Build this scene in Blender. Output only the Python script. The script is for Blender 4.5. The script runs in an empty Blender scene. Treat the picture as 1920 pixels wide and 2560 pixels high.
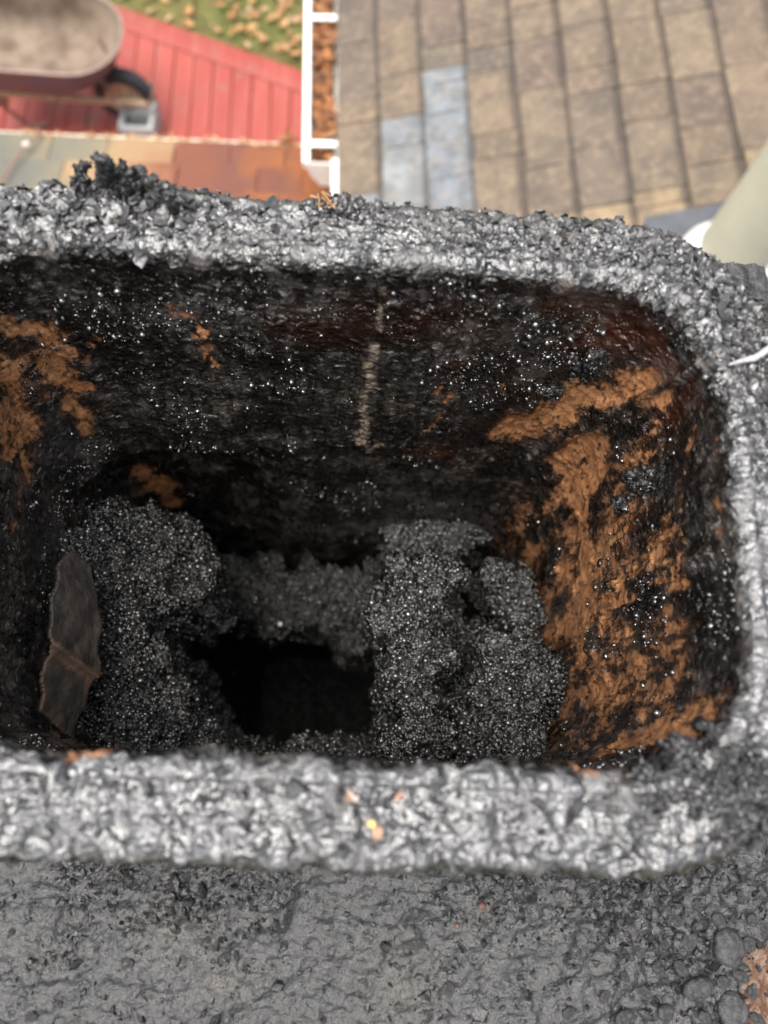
import bpy, bmesh, math, random
import numpy as np
from mathutils import Vector, Matrix

random.seed(7)
rng = np.random.default_rng(11)
S = bpy.context.scene
COL = S.collection

# ------------------------------------------------------------------ camera
CR = np.array([[0.998, -0.04779, -0.04137], [0.03324, 0.95347, -0.29964], [0.05377, 0.29767, 0.95315]])
CC = np.array([0.0141, 0.0044, 0.2361])
FPX = 1924.0
cd = bpy.data.cameras.new('camera')
cam = bpy.data.objects.new('camera', cd); COL.objects.link(cam)
M = Matrix([list(CR[i]) + [CC[i]] for i in range(3)] + [[0, 0, 0, 1]])
cam.matrix_world = M
cd.sensor_fit = 'VERTICAL'; cd.sensor_height = 34.6; cd.lens = FPX / 2560 * 34.6
cd.clip_start = 0.01; cd.clip_end = 2000
cd.dof.use_dof = True; cd.dof.focus_distance = 0.36; cd.dof.aperture_fstop = 6.6
S.camera = cam

# ------------------------------------------------------------------ light
SUN_EL, SUN_AZ = math.radians(78), math.radians(-110)      # azimuth from +Y towards +X
w = bpy.data.worlds.new('World'); S.world = w; w.use_nodes = True
nt = w.node_tree; bg = nt.nodes['Background']
sky = nt.nodes.new('ShaderNodeTexSky'); sky.sky_type = 'NISHITA'; sky.sun_disc = False
sky.sun_elevation = SUN_EL; sky.sun_rotation = SUN_AZ
sky.air_density = 1.6; sky.dust_density = 7.0; sky.ozone_density = 1.0
hs = nt.nodes.new('ShaderNodeHueSaturation'); hs.inputs['Saturation'].default_value = 0.3
nt.links.new(sky.outputs[0], hs.inputs['Color']); nt.links.new(hs.outputs[0], bg.inputs['Color'])
bg.inputs['Strength'].default_value = 0.14
sd = bpy.data.lights.new('sun', 'SUN'); sd.energy = 1.5; sd.angle = math.radians(44); sd.color = (1, .95, .88)
sun = bpy.data.objects.new('sun', sd); COL.objects.link(sun)
sdir = Vector((math.sin(SUN_AZ) * math.cos(SUN_EL), math.cos(SUN_AZ) * math.cos(SUN_EL), math.sin(SUN_EL)))
sun.rotation_euler = sdir.to_track_quat('Z', 'Y').to_euler(); sun.location = (0, 0, 6)
vs = S.view_settings
vs.view_transform = 'Standard'; vs.look = 'None'; vs.gamma = 1; vs.use_curve_mapping = False
vs.exposure = 1.15
S.render.engine = 'CYCLES'
S.cycles.use_denoising = True
S.cycles.max_bounces = 6; S.cycles.diffuse_bounces = 3; S.cycles.glossy_bounces = 3
S.cycles.caustics_reflective = False; S.cycles.caustics_refractive = False
S.cycles.sample_clamp_indirect = 6

# ------------------------------------------------------------------ pixel -> world helpers
def ray(px, py):
    d = CR @ np.array([(px - 960) / FPX, -(py - 1280) / FPX, -1.0]); return CC, d
def at_plane(px, py, P0, n):
    c, d = ray(px, py); P0 = np.array(P0, float); n = np.array(n, float)
    return c + ((P0 - c) @ n) / (d @ n) * d
def at_z(px, py, z): return at_plane(px, py, (0, 0, z), (0, 0, 1))
def at_y(px, py, y): return at_plane(px, py, (0, y, 0), (0, 1, 0))
def at_x(px, py, x): return at_plane(px, py, (x, 0, 0), (1, 0, 0))

# ------------------------------------------------------------------ object helpers
def put(o, parent=None, label=None, cat=None, group=None, kind=None):
    if o.name not in COL.objects: COL.objects.link(o)
    if parent is not None: o.parent = parent
    if label: o['label'] = label
    if cat: o['category'] = cat
    if group: o['group'] = group
    if kind: o['kind'] = kind
    return o
def empty(name, loc=(0, 0, 0), **k):
    o = bpy.data.objects.new(name, None); o.location = loc; o.empty_display_size = .05
    put(o, **k); return o
def mesh_np(name, V, F, mats=(), smooth=True):
    me = bpy.data.meshes.new(name)
    V = np.asarray(V, np.float32); F = np.asarray(F, np.int32); k = F.shape[1]
    me.vertices.add(len(V)); me.vertices.foreach_set('co', V.ravel())
    me.loops.add(F.size); me.loops.foreach_set('vertex_index', F.ravel())
    me.polygons.add(len(F)); me.polygons.foreach_set('loop_start', np.arange(0, F.size, k, dtype=np.int32))
    try: me.polygons.foreach_set('loop_total', np.full(len(F), k, np.int32))
    except Exception: pass
    me.update(calc_edges=True); me.validate()
    me.polygons.foreach_set('use_smooth', np.full(len(me.polygons), smooth))
    for m in mats: me.materials.append(m)
    return me
def attr(me, name, a):
    at = me.attributes.new(name, 'FLOAT', 'POINT'); at.data.foreach_set('value', np.asarray(a, np.float32))
def obj(name, me, parent=None, **k):
    o = bpy.data.objects.new(name, me); put(o, parent, **k); return o
class MB:
    """collects simple solids into one mesh"""
    def __init__(s): s.bm = bmesh.new()
    def box(s, c, size, rot=None, bevel=0):
        r = bmesh.ops.create_cube(s.bm, size=1)['verts']
        m = Matrix.Translation(Vector(c)) @ (rot.to_4x4() if rot else Matrix()) @ Matrix.Diagonal((*size, 1))
        bmesh.ops.transform(s.bm, matrix=m, verts=r)
        if bevel:
            es = list({e for v in r for e in v.link_edges})
            bmesh.ops.bevel(s.bm, geom=es, offset=bevel, segments=2, affect='EDGES', profile=.5)
        return s
    def tube(s, pts, r, n=10, closed=False):
        pts = [Vector(p) for p in pts]; rings = []
        rs = r if hasattr(r, '__len__') else [r] * len(pts)
        N = len(pts)
        for i, p in enumerate(pts):
            a = pts[(i - 1) % N] if (closed or i > 0) else p
            b = pts[(i + 1) % N] if (closed or i < N - 1) else p
            t = (b - a).normalized()
            u = t.cross(Vector((0, 0, 1)))
            if u.length < 1e-3: u = t.cross(Vector((0, 1, 0)))
            u.normalize(); v = t.cross(u)
            rings.append([s.bm.verts.new(p + rs[i] * (math.cos(2 * math.pi * k / n) * u + math.sin(2 * math.pi * k / n) * v)) for k in range(n)])
        R = range(N if closed else N - 1)
        for i in R:
            A, B = rings[i], rings[(i + 1) % N]
            for k in range(n): s.bm.faces.new((A[k], A[(k + 1) % n], B[(k + 1) % n], B[k]))
        if not closed:
            s.bm.faces.new(rings[0][::-1]); s.bm.faces.new(rings[-1])
        return s
    def lathe(s, prof, c, axis='Z', n=40, closed=False):
        rings = []
        for (r, h) in prof:
            ring = []
            for k in range(n):
                a = 2 * math.pi * k / n
                x, y = r * math.cos(a), r * math.sin(a)
                p = {'Z': (x, y, h), 'Y': (x, h, y), 'X': (h, x, y)}[axis]
                ring.append(s.bm.verts.new(Vector(p) + Vector(c)))
            rings.append(ring)
        m = len(rings)
        for i in range(m if closed else m - 1):
            A, B = rings[i], rings[(i + 1) % m]
            for k in range(n): s.bm.faces.new((A[k], A[(k + 1) % n], B[(k + 1) % n], B[k]))
        if not closed:
            for q in (rings[0][::-1], rings[-1]):
                try: s.bm.faces.new(q)
                except Exception: pass
        return s
    def prism(s, poly, path0, path1):
        """poly: list of 3D points at the start; extruded by path1-path0"""
        d = Vector(path1) - Vector(path0)
        A = [s.bm.verts.new(Vector(p)) for p in poly]; B = [s.bm.verts.new(Vector(p) + d) for p in poly]
        n = len(A)
        for i in range(n): s.bm.faces.new((A[i], A[(i + 1) % n], B[(i + 1) % n], B[i]))
        s.bm.faces.new(A[::-1]); s.bm.faces.new(B)
        return s
    def mesh(s, name, mats, smooth=True, angle=40):
        bmesh.ops.recalc_face_normals(s.bm, faces=s.bm.faces)
        me = bpy.data.meshes.new(name); s.bm.to_mesh(me); s.bm.free()
        for m in (mats if isinstance(mats, (list, tuple)) else [mats]): me.materials.append(m)
        if smooth:
            me.polygons.foreach_set('use_smooth', np.ones(len(me.polygons), bool))
            me.set_sharp_from_angle(angle=math.radians(angle))
        return me
    def build(s, name, mats, parent=None, smooth=True, angle=40, **k):
        return obj(name, s.mesh(name, mats, smooth, angle), parent, **k)

# ------------------------------------------------------------------ numpy noise
def _h(ix, iy, iz, seed):
    with np.errstate(over='ignore'):
        h = ix.astype(np.uint32) * np.uint32(374761393) + iy.astype(np.uint32) * np.uint32(668265263) + iz.astype(np.uint32) * np.uint32(2246822519) + np.uint32(seed * 3266489917 & 0xffffffff)
        h ^= h >> np.uint32(15); h *= np.uint32(2246822519); h ^= h >> np.uint32(13); h *= np.uint32(3266489917); h ^= h >> np.uint32(16)
    return h
def _u(h): return (h & np.uint32(0xffffff)).astype(np.float32) / np.float32(0xffffff)
ROT = np.array([[.36, .48, -.8], [-.8, .6, 0], [.48, .64, .6]])
def vnoise(P, seed=0):
    P = P @ ROT.T + 137.3
    I = np.floor(P).astype(np.int64); f = (P - I).astype(np.float32)
    f = f * f * f * (f * (f * 6 - 15) + 10)
    out = 0
    for dx in (0, 1):
        wx = f[:, 0] if dx else 1 - f[:, 0]
        for dy in (0, 1):
            wy = f[:, 1] if dy else 1 - f[:, 1]
            for dz in (0, 1):
                wz = f[:, 2] if dz else 1 - f[:, 2]
                out = out + wx * wy * wz * _u(_h(I[:, 0] + dx, I[:, 1] + dy, I[:, 2] + dz, seed))
    return out * 2 - 1
def fbm(P, scale, octv=4, seed=0, gain=.5, ridged=False):
    P = np.asarray(P, np.float64) * scale; a = 1.; s = 0; t = 0
    for o in range(octv):
        n = vnoise(P, seed + o * 17)
        if ridged: n = 1 - 2 * np.abs(n)
        s = s + a * n; t += a; a *= gain; P = (P @ ROT) * 2.03 + 5.1
    return s / t
def worley(P, scale, seed=0):
    P = np.asarray(P, np.float64) * scale + 91.7
    I = np.floor(P).astype(np.int64); f = (P - I).astype(np.float32)
    b = np.full(len(P), 9., np.float32)
    for dx in (-1, 0, 1):
        for dy in (-1, 0, 1):
            for dz in (-1, 0, 1):
                h = _h(I[:, 0] + dx, I[:, 1] + dy, I[:, 2] + dz, seed)
                x = dx + _u(h) - f[:, 0]
                y = dy + _u(h * np.uint32(747796405)) - f[:, 1]
                z = dz + _u(h * np.uint32(2891336453) + np.uint32(77)) - f[:, 2]
                b = np.minimum(b, x * x + y * y + z * z)
    return np.sqrt(b)
def plates(P, scale, seed=0, tilt=1.2):
    """broken-plate relief: every Voronoi cell has its own height and tilt; returns about -1..1"""
    P = np.asarray(P, np.float64) * scale + 57.3
    I = np.floor(P).astype(np.int64); f = (P - I).astype(np.float32); n = len(P)
    b = np.full(n, 9., np.float32); hh = np.zeros(n, np.uint32); ox = np.zeros(n, np.float32); oy = ox.copy(); oz = ox.copy()
    for dx in (-1, 0, 1):
        for dy in (-1, 0, 1):
            for dz in (-1, 0, 1):
                h = _h(I[:, 0] + dx, I[:, 1] + dy, I[:, 2] + dz, seed)
                x = dx + _u(h) - f[:, 0]; y = dy + _u(h * np.uint32(747796405)) - f[:, 1]; z_ = dz + _u(h * np.uint32(2891336453) + np.uint32(77)) - f[:, 2]
                d = x * x + y * y + z_ * z_; m_ = d < b
                b = np.where(m_, d, b); hh = np.where(m_, h, hh); ox = np.where(m_, x, ox); oy = np.where(m_, y, oy); oz = np.where(m_, z_, oz)
    r0 = _u(hh * np.uint32(1103515245) + np.uint32(9)); tx = _u(hh * np.uint32(69069)) - .5; ty = _u(hh * np.uint32(1664525) + np.uint32(3)) - .5; tz = _u(hh * np.uint32(22695477)) - .5
    return (r0 - .5) * 1.2 + 2 * tilt * (tx * ox + ty * oy + tz * oz)
def sstep(a, b, x):
    t = np.clip((x - a) / (b - a), 0, 1); return t * t * (3 - 2 * t)

# ------------------------------------------------------------------ material helpers
class MT:
    def __init__(s, name):
        s.m = bpy.data.materials.new(name); s.m.use_nodes = True
        s.t = s.m.node_tree; s.b = s.t.nodes['Principled BSDF']; s._co = None
    def n(s, typ, **k):
        x = s.t.nodes.new('ShaderNode' + typ)
        for a, v in k.items(): setattr(x, a, v)
        return x
    def link(s, a, b): s.t.links.new(a, b)
    def set(s, inp, v):
        i = s.b.inputs[inp]
        if hasattr(v, 'is_output') or isinstance(v, bpy.types.NodeSocket): s.link(v, i)
        elif hasattr(v, '__len__') and len(v) == 3: i.default_value = (*v, 1)
        else: i.default_value = v
        return s
    def co(s):
        if s._co is None: s._co = s.n('TexCoord').outputs['Object']
        return s._co
    def noise(s, scale, detail=4, rough=.55, vec=None, dist=0, out='Fac'):
        x = s.n('TexNoise'); x.inputs['Scale'].default_value = scale; x.inputs['Detail'].default_value = detail
        x.inputs['Roughness'].default_value = rough; x.inputs['Distortion'].default_value = dist
        s.link(vec or s.co(), x.inputs['Vector']); return x.outputs[out]
    def voro(s, scale, out='Distance', feature='F1', vec=None, smooth=None):
        x = s.n('TexVoronoi', feature=feature); x.inputs['Scale'].default_value = scale
        s.link(vec or s.co(), x.inputs['Vector']); return x.outputs[out]
    def scaled(s, sc, loc=(0, 0, 0)):
        x = s.n('Mapping'); x.inputs['Scale'].default_value = sc; x.inputs['Location'].default_value = loc
        s.link(s.co(), x.inputs['Vector']); return x.outputs[0]
    def ramp(s, v, stops):
        x = s.n('ValToRGB'); e = x.color_ramp.elements
        while len(e) < len(stops): e.new(.5)
        for i, (p, c) in enumerate(stops):
            e[i].position = p; e[i].color = (*c, 1) if hasattr(c, '__len__') else (c, c, c, 1)
        s.link(v, x.inputs[0]); return x.outputs[0]
    def math(s, op, a, b=0., c=None, clamp=False):
        x = s.n('Math', operation=op, use_clamp=clamp)
        for i, v in enumerate((a, b) if c is None else (a, b, c)):
            if isinstance(v, (int, float)): x.inputs[i].default_value = v
            else: s.link(v, x.inputs[i])
        return x.outputs[0]
    def range(s, v, a, b, c=0., d=1.):
        x = s.n('MapRange'); x.interpolation_type = 'SMOOTHSTEP'
        for i, q in zip(('From Min', 'From Max', 'To Min', 'To Max'), (a, b, c, d)): x.inputs[i].default_value = q
        s.link(v, x.inputs['Value']); return x.outputs[0]
    def mix(s, f, a, b, blend='MIX'):
        x = s.n('Mix', data_type='RGBA', blend_type=blend)
        for i, v in ((0, f), (6, a), (7, b)):
            if isinstance(v, (int, float)): x.inputs[i].default_value = v
            elif hasattr(v, '__len__'): x.inputs[i].default_value = (*v, 1)
            else: s.link(v, x.inputs[i])
        return x.outputs[2]
    def attr(s, name): return s.n('Attribute', attribute_name=name).outputs['Fac']
    def rand(s): return s.n('ObjectInfo').outputs['Random']
    def bump(s, h, dist, strength=1., prev=None):
        x = s.n('Bump'); x.inputs['Distance'].default_value = dist
        if isinstance(strength, (int, float)): x.inputs['Strength'].default_value = strength
        else: s.link(strength, x.inputs['Strength'])
        s.link(h, x.inputs['Height'])
        if prev is not None: s.link(prev, x.inputs['Normal'])
        s.link(x.outputs[0], s.b.inputs['Normal']); return x.outputs[0]
def plain(name, col, rough=.6, var=.15, scale=30, metal=0., bump=0., bscale=200):
    m = MT(name); n = m.noise(scale, 4)
    m.set('Base Color', m.mix(m.range(n, .3, .7), tuple(c * (1 - var) for c in col), tuple(min(1, c * (1 + var)) for c in col)))
    m.set('Roughness', rough); m.set('Metallic', metal)
    if bump: m.bump(m.noise(bscale, 3), bump)
    return m.m

# ---- tar / creosote on the flue (attributes painted per vertex say where the tar has peeled from the clay)
def mat_flue():
    m = MT('tarred_clay')
    n1 = m.noise(230, 3, .55); n2 = m.noise(900, 3, .6); n3 = m.noise(40, 4, .6); nr = m.noise(120, 4, .6)
    clay = m.attr('clay'); brown = m.attr('brown'); beige = m.attr('beige'); ash = m.attr('ash')
    st = m.noise(210, 6, .68, vec=m.scaled((1, 1, .3)))
    brk = m.math('ADD', m.math('MULTIPLY', m.math('SUBTRACT', st, .5), 1.7), m.math('MULTIPLY', m.math('SUBTRACT', n3, .5), .8))
    cm = m.math('MULTIPLY', m.range(m.math('ADD', clay, brk), .36, .70), m.math('MULTIPLY', m.range(n2, .25, .55, .62, 1.), m.range(m.noise(300, 6, .72, vec=m.scaled((1, 1, .5), (3, 1, 2))), .36, .50, .12, 1.)))
    bm_ = m.math('MULTIPLY', m.range(m.math('ADD', beige, m.math('MULTIPLY', brk, .45)), .22, .80), .85)
    tar = m.mix(m.range(n3, .35, .7), (.005, .004, .0032), (.016, .0135, .0115))
    dull = m.math('MAXIMUM', m.range(m.math('ADD', st, m.math('MULTIPLY', n3, .9)), .90, 1.15), m.math('MULTIPLY', m.attr('soot'), m.range(st, .35, .62)))
    tar = m.mix(m.math('MULTIPLY', dull, .75), tar, m.mix(m.attr('soot'), (.066, .056, .049), (.105, .090, .076)))  # paler tone also stands in for light on the left wall
    tar = m.mix(m.math('MULTIPLY', brown, .9), tar, (.060, .015, .005))
    lit_grey_col = m.mix(m.range(nr, .36, .62), (.008, .008, .009), (.046, .046, .050))  # grey sheen of the reflected sky, put into the base colour
    tar = m.mix(ash, tar, lit_grey_col)
    tar = m.mix(m.range(m.math('ADD', clay, m.math('MULTIPLY', brk, .8)), .12, .5, 0, .85), tar, (.050, .026, .015))
    cl = m.mix(m.range(nr, .3, .7), (.38, .160, .065), (.66, .32, .140))
    cl = m.mix(m.range(n2, .50, .75), cl, (.14, .065, .034))
    cl = m.mix(m.range(n3, .50, .70, 0, .6), cl, (.10, .048, .028))
    cl = m.mix(m.range(st, .50, .66, 0, .75), cl, (.15, .068, .034))
    cl = m.mix(m.range(m.voro(420), .0, .22, .8, 0.), cl, (.02, .014, .01))
    col = m.mix(cm, tar, cl)
    col = m.mix(bm_, col, m.mix(n2, (.34, .27, .20), (.16, .125, .10)))
    m.set('Base Color', col)
    r = m.range(nr, .35, .65, .10, .30)
    r = m.math('ADD', r, m.math('MULTIPLY', m.math('MAXIMUM', m.math('MAXIMUM', cm, bm_), dull), .38))
    r = m.math('ADD', r, m.math('MULTIPLY', ash, .14))
    m.set('Roughness', r); m.set('IOR', 1.75)
    sp = m.math('SUBTRACT', m.math('ADD', .62, m.math('MULTIPLY', ash, .38)), m.math('MULTIPLY', m.math('MAXIMUM', cm, bm_), .4))
    m.set('Specular IOR Level', sp)
    k_ = m.math('SUBTRACT', .9, m.math('MAXIMUM', m.math('MULTIPLY', cm, .80), m.math('MULTIPLY', ash, .3)))
    b = m.bump(m.noise(85, 3, .5), .0042, m.math('MULTIPLY', k_, .65))
    b = m.bump(m.voro(300), .0014, m.math('MULTIPLY', k_, .65), b)
    b = m.bump(n1, .0034, k_, b)
    m.bump(n2, .0005, .6, b)
    return m.m
def mat_tar(name, lo=(.008, .008, .008), hi=(.035, .034, .034), r0=.18, r1=.45, spec=.6, scale=300, bd=.0015, ior=1.5):
    m = MT(name); n1 = m.noise(scale, 5, .65); n2 = m.noise(scale * 3.3, 3)
    m.set('Base Color', m.mix(m.range(n1, .35, .7), lo, hi)); m.set('Roughness', m.range(n2, .3, .7, r0, r1)); m.set('Specular IOR Level', spec); m.set('IOR', ior)
    b = m.bump(n1, bd, .8); m.bump(n2, bd * .35, .7, b)
    return m.m
FLUE = mat_flue()
def mat_chunk():
    m = MT('granular_creosote'); n3 = m.noise(70, 4, .6); wv_ = m.n('VectorMath', operation='ADD')
    ns = m.noise(300, 2, .5, out='Color'); sc_ = m.n('VectorMath', operation='SCALE'); sc_.inputs['Scale'].default_value = .0012; m.link(ns, sc_.inputs[0]); m.link(m.co(), wv_.inputs[0]); m.link(sc_.outputs[0], wv_.inputs[1])
    v1 = m.voro(400, vec=wv_.outputs[0]); v2 = m.voro(850, vec=wv_.outputs[0]); vc = m.voro(400, out='Color', vec=wv_.outputs[0])
    sx = m.n('SeparateColor'); m.link(vc, sx.inputs[0])
    c = m.mix(m.range(n3, .35, .65), (.006, .006, .0057), (.020, .0195, .0185)); c = m.mix(m.math('MULTIPLY', m.range(sx.outputs[0], .45, 1., 0, .9), m.range(n3, .42, .60, .05, 1.)), c, (.075, .073, .070)); c = m.mix(m.range(v1, .25, .6, 0, .85), c, (.004, .004, .004))
    m.set('Base Color', c); m.set('Roughness', m.range(sx.outputs[1], 0, 1, .12, .38)); m.set('IOR', 1.7); m.set('Specular IOR Level', .7)
    b = m.bump(m.math('SUBTRACT', 1., v1), .0026, .9); m.bump(m.math('SUBTRACT', 1., v2), .0011, .7, b); return m.m
CHUNK = mat_chunk()
BEAD = mat_tar('creosote_bead', (.010, .010, .0097), (.065, .064, .062), .14, .3, .8, 260, .00004, 1.75)
GLINT = mat_tar('glassy_creosote', (.006, .006, .0055), (.03, .029, .028), .08, .24, .9, 300, .0001, 1.95)
FLAKE = mat_tar('tar_flake', (.008, .008, .009), (.055, .055, .059), .28, .52, .8, 160, .0008, 1.65)
DFLAKE = mat_tar('dark_tar_flake', (.005, .005, .0055), (.03, .03, .032), .25, .5, .6, 220, .0014)

# =================================================================== flue liner
FD = .172                                   # inner depth; inner width .286
HX, HY, CY = .098, .041, .086               # corner centres
RI, RO = .045, .071
def perimeter(ns_x, ns_y, na, ns_n, nb):
    C = []; N = []
    def seg(p, q, n, nr):
        for i in range(n):
            t = i / n; C.append((p[0] + (q[0] - p[0]) * t, p[1] + (q[1] - p[1]) * t)); N.append(nr)
    def arc(c, a0, n):
        for i in range(n):
            a = a0 + (math.pi / 2) * i / n; C.append(c); N.append((math.cos(a), math.sin(a)))
    seg((HX, CY - HY), (HX, CY + HY), ns_y, (1, 0)); arc((HX, CY + HY), 0, na)
    seg((HX, CY + HY), (-HX, CY + HY), ns_x, (0, 1)); arc((-HX, CY + HY), math.pi / 2, na)
    seg((-HX, CY + HY), (-HX, CY - HY), ns_y, (-1, 0)); arc((-HX, CY - HY), math.pi, nb)
    seg((-HX, CY - HY), (HX, CY - HY), ns_n, (0, -1)); arc((HX, CY - HY), -math.pi / 2, nb)
    return np.array(C), np.array(N)
PC, PN = perimeter(310, 112, 100, 170, 64)
NC = len(PC)
prof = []                                    # (r, z, nr, nz)  nr>0 points outward
zs = [-1.3, -1.15, -1.0, -.88, -.78, -.70]
z = -.62
while z < -.0042:
    zs.append(z); z += .0011 + .0075 * min(1, max(0, (-z - .16) / .46))
for z in zs: prof.append((RI, z, -1, 0))
n_in = len(prof)
for k in range(0, 7):
    a = math.pi / 2 * k / 6; prof.append((RI + .004 - .004 * math.cos(a), -.004 + .004 * math.sin(a), -math.cos(a), math.sin(a)))
for r in np.linspace(RI + .0048, RO - .0048, 34): prof.append((r, 0, 0, 1))
for k in range(0, 7):
    a = math.pi / 2 * k / 6; prof.append((RO - .004 + .004 * math.sin(a), -.004 + .004 * math.cos(a), math.sin(a), math.cos(a)))
n_rim = len(prof)
for z in np.concatenate([np.arange(-.006, -.03, -.0016), np.arange(-.03, -.16, -.006)]): prof.append((RO, z, 1, 0))
pr = np.array(prof); NR = len(pr)
P = np.zeros((NR, NC, 3)); Nn = np.zeros((NR, NC, 3))
P[:, :, :2] = PC[None] + pr[:, 0, None, None] * PN[None]; P[:, :, 2] = pr[:, 1, None]
Nn[:, :, :2] = pr[:, 2, None, None] * PN[None]; Nn[:, :, 2] = pr[:, 3, None]
P = P.reshape(-1, 3); Nn = Nn.reshape(-1, 3)
row = np.repeat(np.arange(NR), NC)

def capsule(Q, a, b, wd):
    a = np.array(a); b = np.array(b); ab = b - a; L = max(ab @ ab, 1e-12)
    t = np.clip(((Q - a) @ ab) / L, 0, 1); d = np.linalg.norm(Q - a - t[:, None] * ab, axis=1)
    return np.exp(-(d / wd) ** 2 * .9)
_iw = np.nonzero((row < n_in) & (P[:, 2] > -.7) & (((CC - P) * Nn).sum(1) > 0))[0]
_q = (P[_iw] - CC) @ CR; _px = 960 - FPX * _q[:, 0] / _q[:, 2]; _py = 1280 + FPX * _q[:, 1] / _q[:, 2]; _dz = -_q[:, 2]
def wall_pt(w_, x, y):
    d = np.hypot(_px - x, _py - y); c = d < max(9., d.min() * 1.2)
    k = np.nonzero(c)[0]; k = k[np.argmin(_dz[k])]; return P[_iw[k]].copy()
def paint(Q, strokes, warp=0.):
    m = np.zeros(len(Q))
    if warp:
        Q = Q + warp * np.stack([fbm(Q, 60, 4, 301, .6), fbm(Q, 60, 4, 302, .6), fbm(Q, 60, 4, 303, .6)], -1)
    for (w_, pts, wpx, st) in strokes:
        W3 = [wall_pt(w_, *p) for p in pts]
        for i in range(max(1, len(W3) - 1)):
            a, b = W3[i], W3[min(i + 1, len(W3) - 1)]
            dist = np.linalg.norm((a + b) / 2 - CC)
            m = np.maximum(m, st * capsule(Q, a, b, wpx / FPX * dist * 1.1))
    return m
inner = (row < n_in + 4)
Qi = P[inner]
CLAY = [('F', [(1270, 1090), (1400, 1020), (1520, 985)], 56, .8), ('R', [(1540, 1010), (1640, 960)], 40, .95), ('R', [(1400, 1130), (1500, 1090)], 40, .85), ('R', [(1650, 1000), (1600, 1170)], 24, .95),
        ('R', [(1400, 1180), (1450, 1330), (1450, 1620)], 54, .82), ('R', [(1520, 1250), (1540, 1500)], 40, .7), ('R', [(1500, 1140), (1440, 1250)], 30, .85), ('R', [(1580, 1200), (1540, 1380)], 26, .85),
        ('R', [(1490, 1500), (1610, 1470), (1700, 1420)], 24, .95), ('R', [(1710, 1350), (1680, 1440)], 18, .9), ('R', [(1640, 1560), (1630, 1640)], 16, .9),
        ('R', [(1540, 1860), (1640, 1815), (1760, 1790)], 60, 1.0), ('R', [(1470, 1940), (1600, 1900)], 36, 1.0), ('R', [(1470, 1640), (1500, 1760)], 14, .6),
        ('R', [(1720, 1100), (1700, 1250)], 26, .55), ('R', [(1790, 1100), (1800, 1350)], 22, .5), ('R', [(1480, 1330), (1500, 1420)], 22, .6),
        ('F', [(1250, 960), (1290, 1090)], 12, .75), ('F', [(1110, 950), (1150, 930), (1070, 1080)], 14, .55), ('F', [(1180, 915), (1110, 930)], 9, .6),
        ('F', [(490, 790), (505, 850), (535, 925)], 13, .8), ('F', [(215, 820), (222, 900)], 9, .75), ('F', [(240, 830), (250, 900)], 8, .6),
        ('F', [(100, 820), (150, 930), (225, 1060)], 32, .8), ('F', [(15, 815), (60, 850)], 26, .8), ('L', [(25, 930), (60, 1090)], 66, .8), ('L', [(5, 1120), (80, 1180)], 22, .8),
        ('F', [(355, 1205), (400, 1230), (460, 1280)], 30, .85), ('F', [(300, 1290), (330, 1270)], 16, .8), ('F', [(640, 1440), (690, 1420)], 14, .4),
        ('L', [(30, 1320)], 16, .7), ('L', [(40, 1250)], 20, .5), ('L', [(185, 1830), (230, 1900)], 22, .75), ('L', [(20, 1880), (50, 1900)], 18, .7),
        ('F', [(1080, 760), (1130, 800)], 10, .3), ('F', [(430, 760), (440, 800)], 10, .5)]
BROWN = [('F', [(1480, 880), (1540, 830)], 55, 1.), ('F', [(1620, 830), (1640, 900)], 35, 1.), ('F', [(780, 830), (900, 800)], 90, .3), ('F', [(1010, 820), (1150, 800)], 70, .3),
         ('F', [(1400, 760), (1560, 790)], 50, .5), ('R', [(1720, 960), (1640, 1060)], 30, .7), ('R', [(1590, 1280), (1530, 1390)], 26, .9), ('R', [(1620, 1280)], 22, .8), ('F', [(1090, 1140)], 45, .6)]
BEIGE = [('F', [(962, 690), (955, 740), (950, 830)], 10, .75), ('F', [(945, 870), (918, 960), (905, 1120)], 13, .95), ('F', [(950, 1110), (930, 1140)], 10, .8),
         ('F', [(1360, 850), (1420, 840)], 10, .7), ('F', [(1440, 770), (1460, 765)], 9, .6), ('F', [(1190, 810), (1260, 800)], 14, .45), ('F', [(600, 760), (640, 740)], 10, .3)]
clay = np.zeros(len(P)); brown = np.zeros(len(P)); beige = np.zeros(len(P)); ash = np.zeros(len(P))
clay[inner] = paint(Qi, CLAY, .010); brown[inner] = paint(Qi, BROWN, .008); beige[inner] = paint(Qi, BEIGE, .005)
crack = paint(Qi, [('F', [(1290, 1170), (1400, 1110), (1500, 1050)], 9, 1), ('R', [(1480, 1055), (1620, 985), (1765, 900)], 9, 1)])
clay[inner] = np.clip(clay[inner] - .9 * crack, 0, 1)
soot = np.zeros(len(P)); soot[inner] = np.clip(paint(Qi, [('F', [(300, 1000), (560, 1010)], 90, .7), ('F', [(820, 1010), (1100, 1000)], 90, .8), ('L', [(40, 1250), (40, 1700)], 60, 1.), ('F', [(700, 1100), (900, 1080)], 60, .5), ('R', [(1560, 1620), (1600, 1760)], 50, .7), ('R', [(1780, 1250), (1800, 1700)], 40, .5), ('F', [(1150, 900), (1250, 860)], 50, .6)], .01), 0, 1)  # grey smears; the left wall stroke is light on that wall put into colour
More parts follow.
